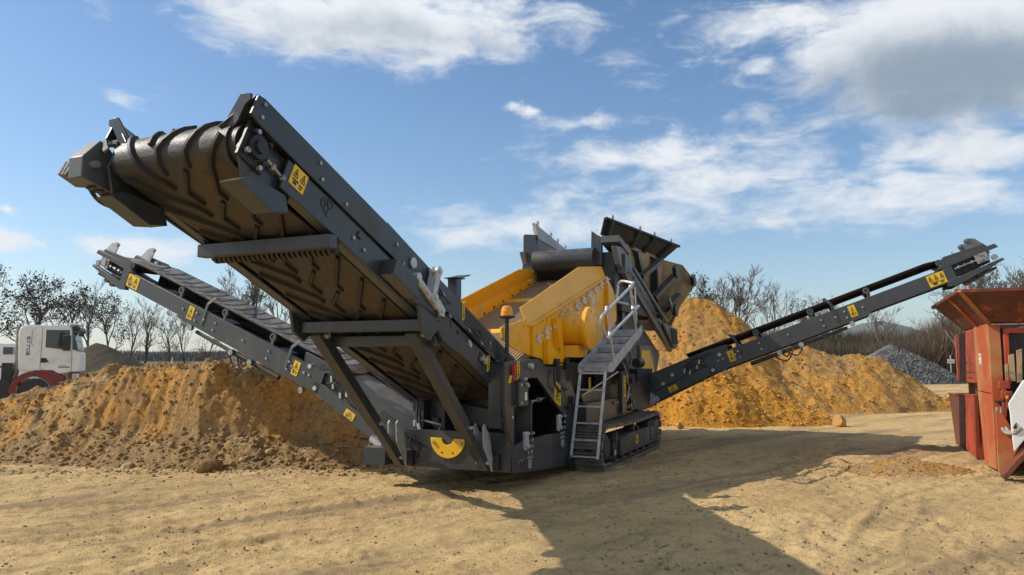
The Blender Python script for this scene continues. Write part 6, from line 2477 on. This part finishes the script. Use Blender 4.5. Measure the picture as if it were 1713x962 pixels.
for a in (
    ('leafy_b', 1178, 66, 462, 1.0, 'dark-leaved tree directly behind the hopper of the plant', .8),
    ('bare_wide', 1236, 62, 452, 2.5, 'large pale leafless tree standing over the tall sand heap', .9),
    ('bare_a', 1282, 66, 474, .1, 'smaller leafless tree right of the large pale one', .85),
    ('leafy_b', 1334, 70, 506, 3.3, 'short dark-leaved tree just left of the crossing right conveyor', .9),
    ('bare_wide', 1388, 72, 498, 4.1, 'leafless tree peeping over the right conveyor', .8),
    ('bare_a', 1466, 66, 510, 1.6, 'pale leafless tree below the right conveyor', 1.0),
    ('bare_wide', 1665, 52, 438, 5.0, 'big leafless tree rising behind the hopper of the red crusher', 1.05),
    ('bare_wide', 1600, 60, 470, .7, 'leafless tree left of the hopper of the red crusher', .9),
    ('bare_a', 1735, 50, 440, 2.9, 'leafless tree at the right edge above the red crusher', 1.1),
    ('bare_b', 1545, 74, 535, 3.0, 'low leafless tree between gravel heap and right conveyor head', 1.2),
):
    plant_tree(a[0], a[1], a[2], a[3], a[4], a[5], GRT, 0, a[6])


def thicket(name, n, fx, mat, w=.03, seed=5):
    """a brush belt: masses of thin upright twigs rooted along a strip"""
    g_ = np.random.default_rng(seed)
    x, y, hgt = fx(n, g_)
    lean = g_.normal(0, .28, (n, 2)); rot = g_.uniform(0, 3.14, n)
    dx, dy = np.cos(rot) * w, np.sin(rot) * w
    k = g_.uniform(.6, 1.6, n)
    z0 = hgt * g_.uniform(0, .55, n)
    top = np.stack([x + lean[:, 0] * hgt * .6, y + lean[:, 1] * hgt * .6, hgt], 1)
    a = np.stack([x - dx * k, y - dy * k, z0 - .1], 1); b_ = np.stack([x + dx * k, y + dy * k, z0 - .1], 1)
    V = np.stack([a, b_, top], 1).reshape(-1, 3)
    o = np_mesh(name, V, np.arange(3 * n).reshape(-1, 3), mat)
    return tag(o, kind='stuff')


def brush_right(n, g_):
    y = g_.uniform(66, 84, n)
    px = g_.uniform(1120, 1760, n)
    x = (px - 856.5) / 1237 * y
    h = (2.6 + 2.1 * (fbm(x * .22, y * .12, 5, 4) + .25)) * g_.uniform(.45, 1.0, n)
    h = h * np.interp(px, [1120, 1300, 1420, 1560, 1760], [1.0, 1.15, 1.25, 1.55, 1.7])
    return x, y, np.maximum(.5, h)


def brush_left(n, g_):
    y = g_.uniform(70, 110, n)
    px = g_.uniform(-60, 700, n)
    x = (px - 856.5) / 1237 * y
    h = (1.1 + 1.5 * np.maximum(0, fbm(x * .12, y * .08, 15, 4) + .1)) * g_.uniform(.4, 1, n)
    return x, y, h


def wood_far(n, g_):
    y = g_.uniform(420, 640, n)
    px = g_.uniform(-350, 2100, n)
    x = (px - 856.5) / 1237 * y
    h = (7 + 5 * fbm(x * .012, y * .01, 25, 4)) * g_.uniform(.5, 1, n)
    return x, y, h


thicket('thicket', 130000, brush_right, M['brush'], .032, 5)
thicket('thicket', 40000, brush_left, M['brush'], .03, 6)
thicket('far_wood', 40000, wood_far, M['farwood'], .55, 7)


def grass_bank(n, g_):
    x = g_.uniform(-12, -3.4, n); y = g_.uniform(13.2, 16, n)
    return x, y, np.zeros(n)


# dry grass tufts on the crest of the bank
gg = np.random.default_rng(9)
n = 5000
x = gg.uniform(-12, -4.2, n); y = 13.2 + 2.6 * gg.random(n)
kp = fbm(x * 1.5, y * 1.5, 91, 3) > .02
x, y = x[kp], y[kp]
z = bank_z(x, y); n = len(x)
hh = gg.uniform(.03, .10, n); rt = gg.uniform(0, 3.14, n); ln = gg.normal(0, .04, (n, 2))
a = np.stack([x - np.cos(rt) * .006, y - np.sin(rt) * .006, z - .01], 1); b_ = np.stack([x + np.cos(rt) * .006, y + np.sin(rt) * .006, z - .01], 1)
c = np.stack([x + ln[:, 0], y + ln[:, 1], z + hh], 1)
M['drygrass'] = material('dry_grass', (.26, .22, .12), .9)
tag(np_mesh('dry_grass', np.stack([a, b_, c], 1).reshape(-1, 3), np.arange(3 * n).reshape(-1, 3), M['drygrass']), kind='stuff')

# ================================================================== the air
hz = bpy.data.meshes.new('haze')
bm = bmesh.new()
bmesh.ops.create_cube(bm, size=1)
for v in bm.verts:
    v.co = Vector((v.co.x * 8400, -500 + (v.co.y + .5) * 6900, -1.5 if v.co.z < 0 else 330))
bm.to_mesh(hz); bm.free()
ho = bpy.data.objects.new('haze', hz)
COL.objects.link(ho)
hm = bpy.data.materials.new('thin_haze'); hm.use_nodes = True
for nn__ in list(hm.node_tree.nodes):
    if nn__.type != 'OUTPUT_MATERIAL': hm.node_tree.nodes.remove(nn__)
pv = hm.node_tree.nodes.new('ShaderNodeVolumePrincipled')
pv.inputs['Color'].default_value = (.72, .82, .95, 1)
pv.inputs['Density'].default_value = .00010
pv.inputs['Anisotropy'].default_value = .3
hm.node_tree.links.new(pv.outputs[0], [q for q in hm.node_tree.nodes if q.type == 'OUTPUT_MATERIAL'][0].inputs['Volume'])
hz.materials.append(hm)
ho['kind'] = 'stuff'
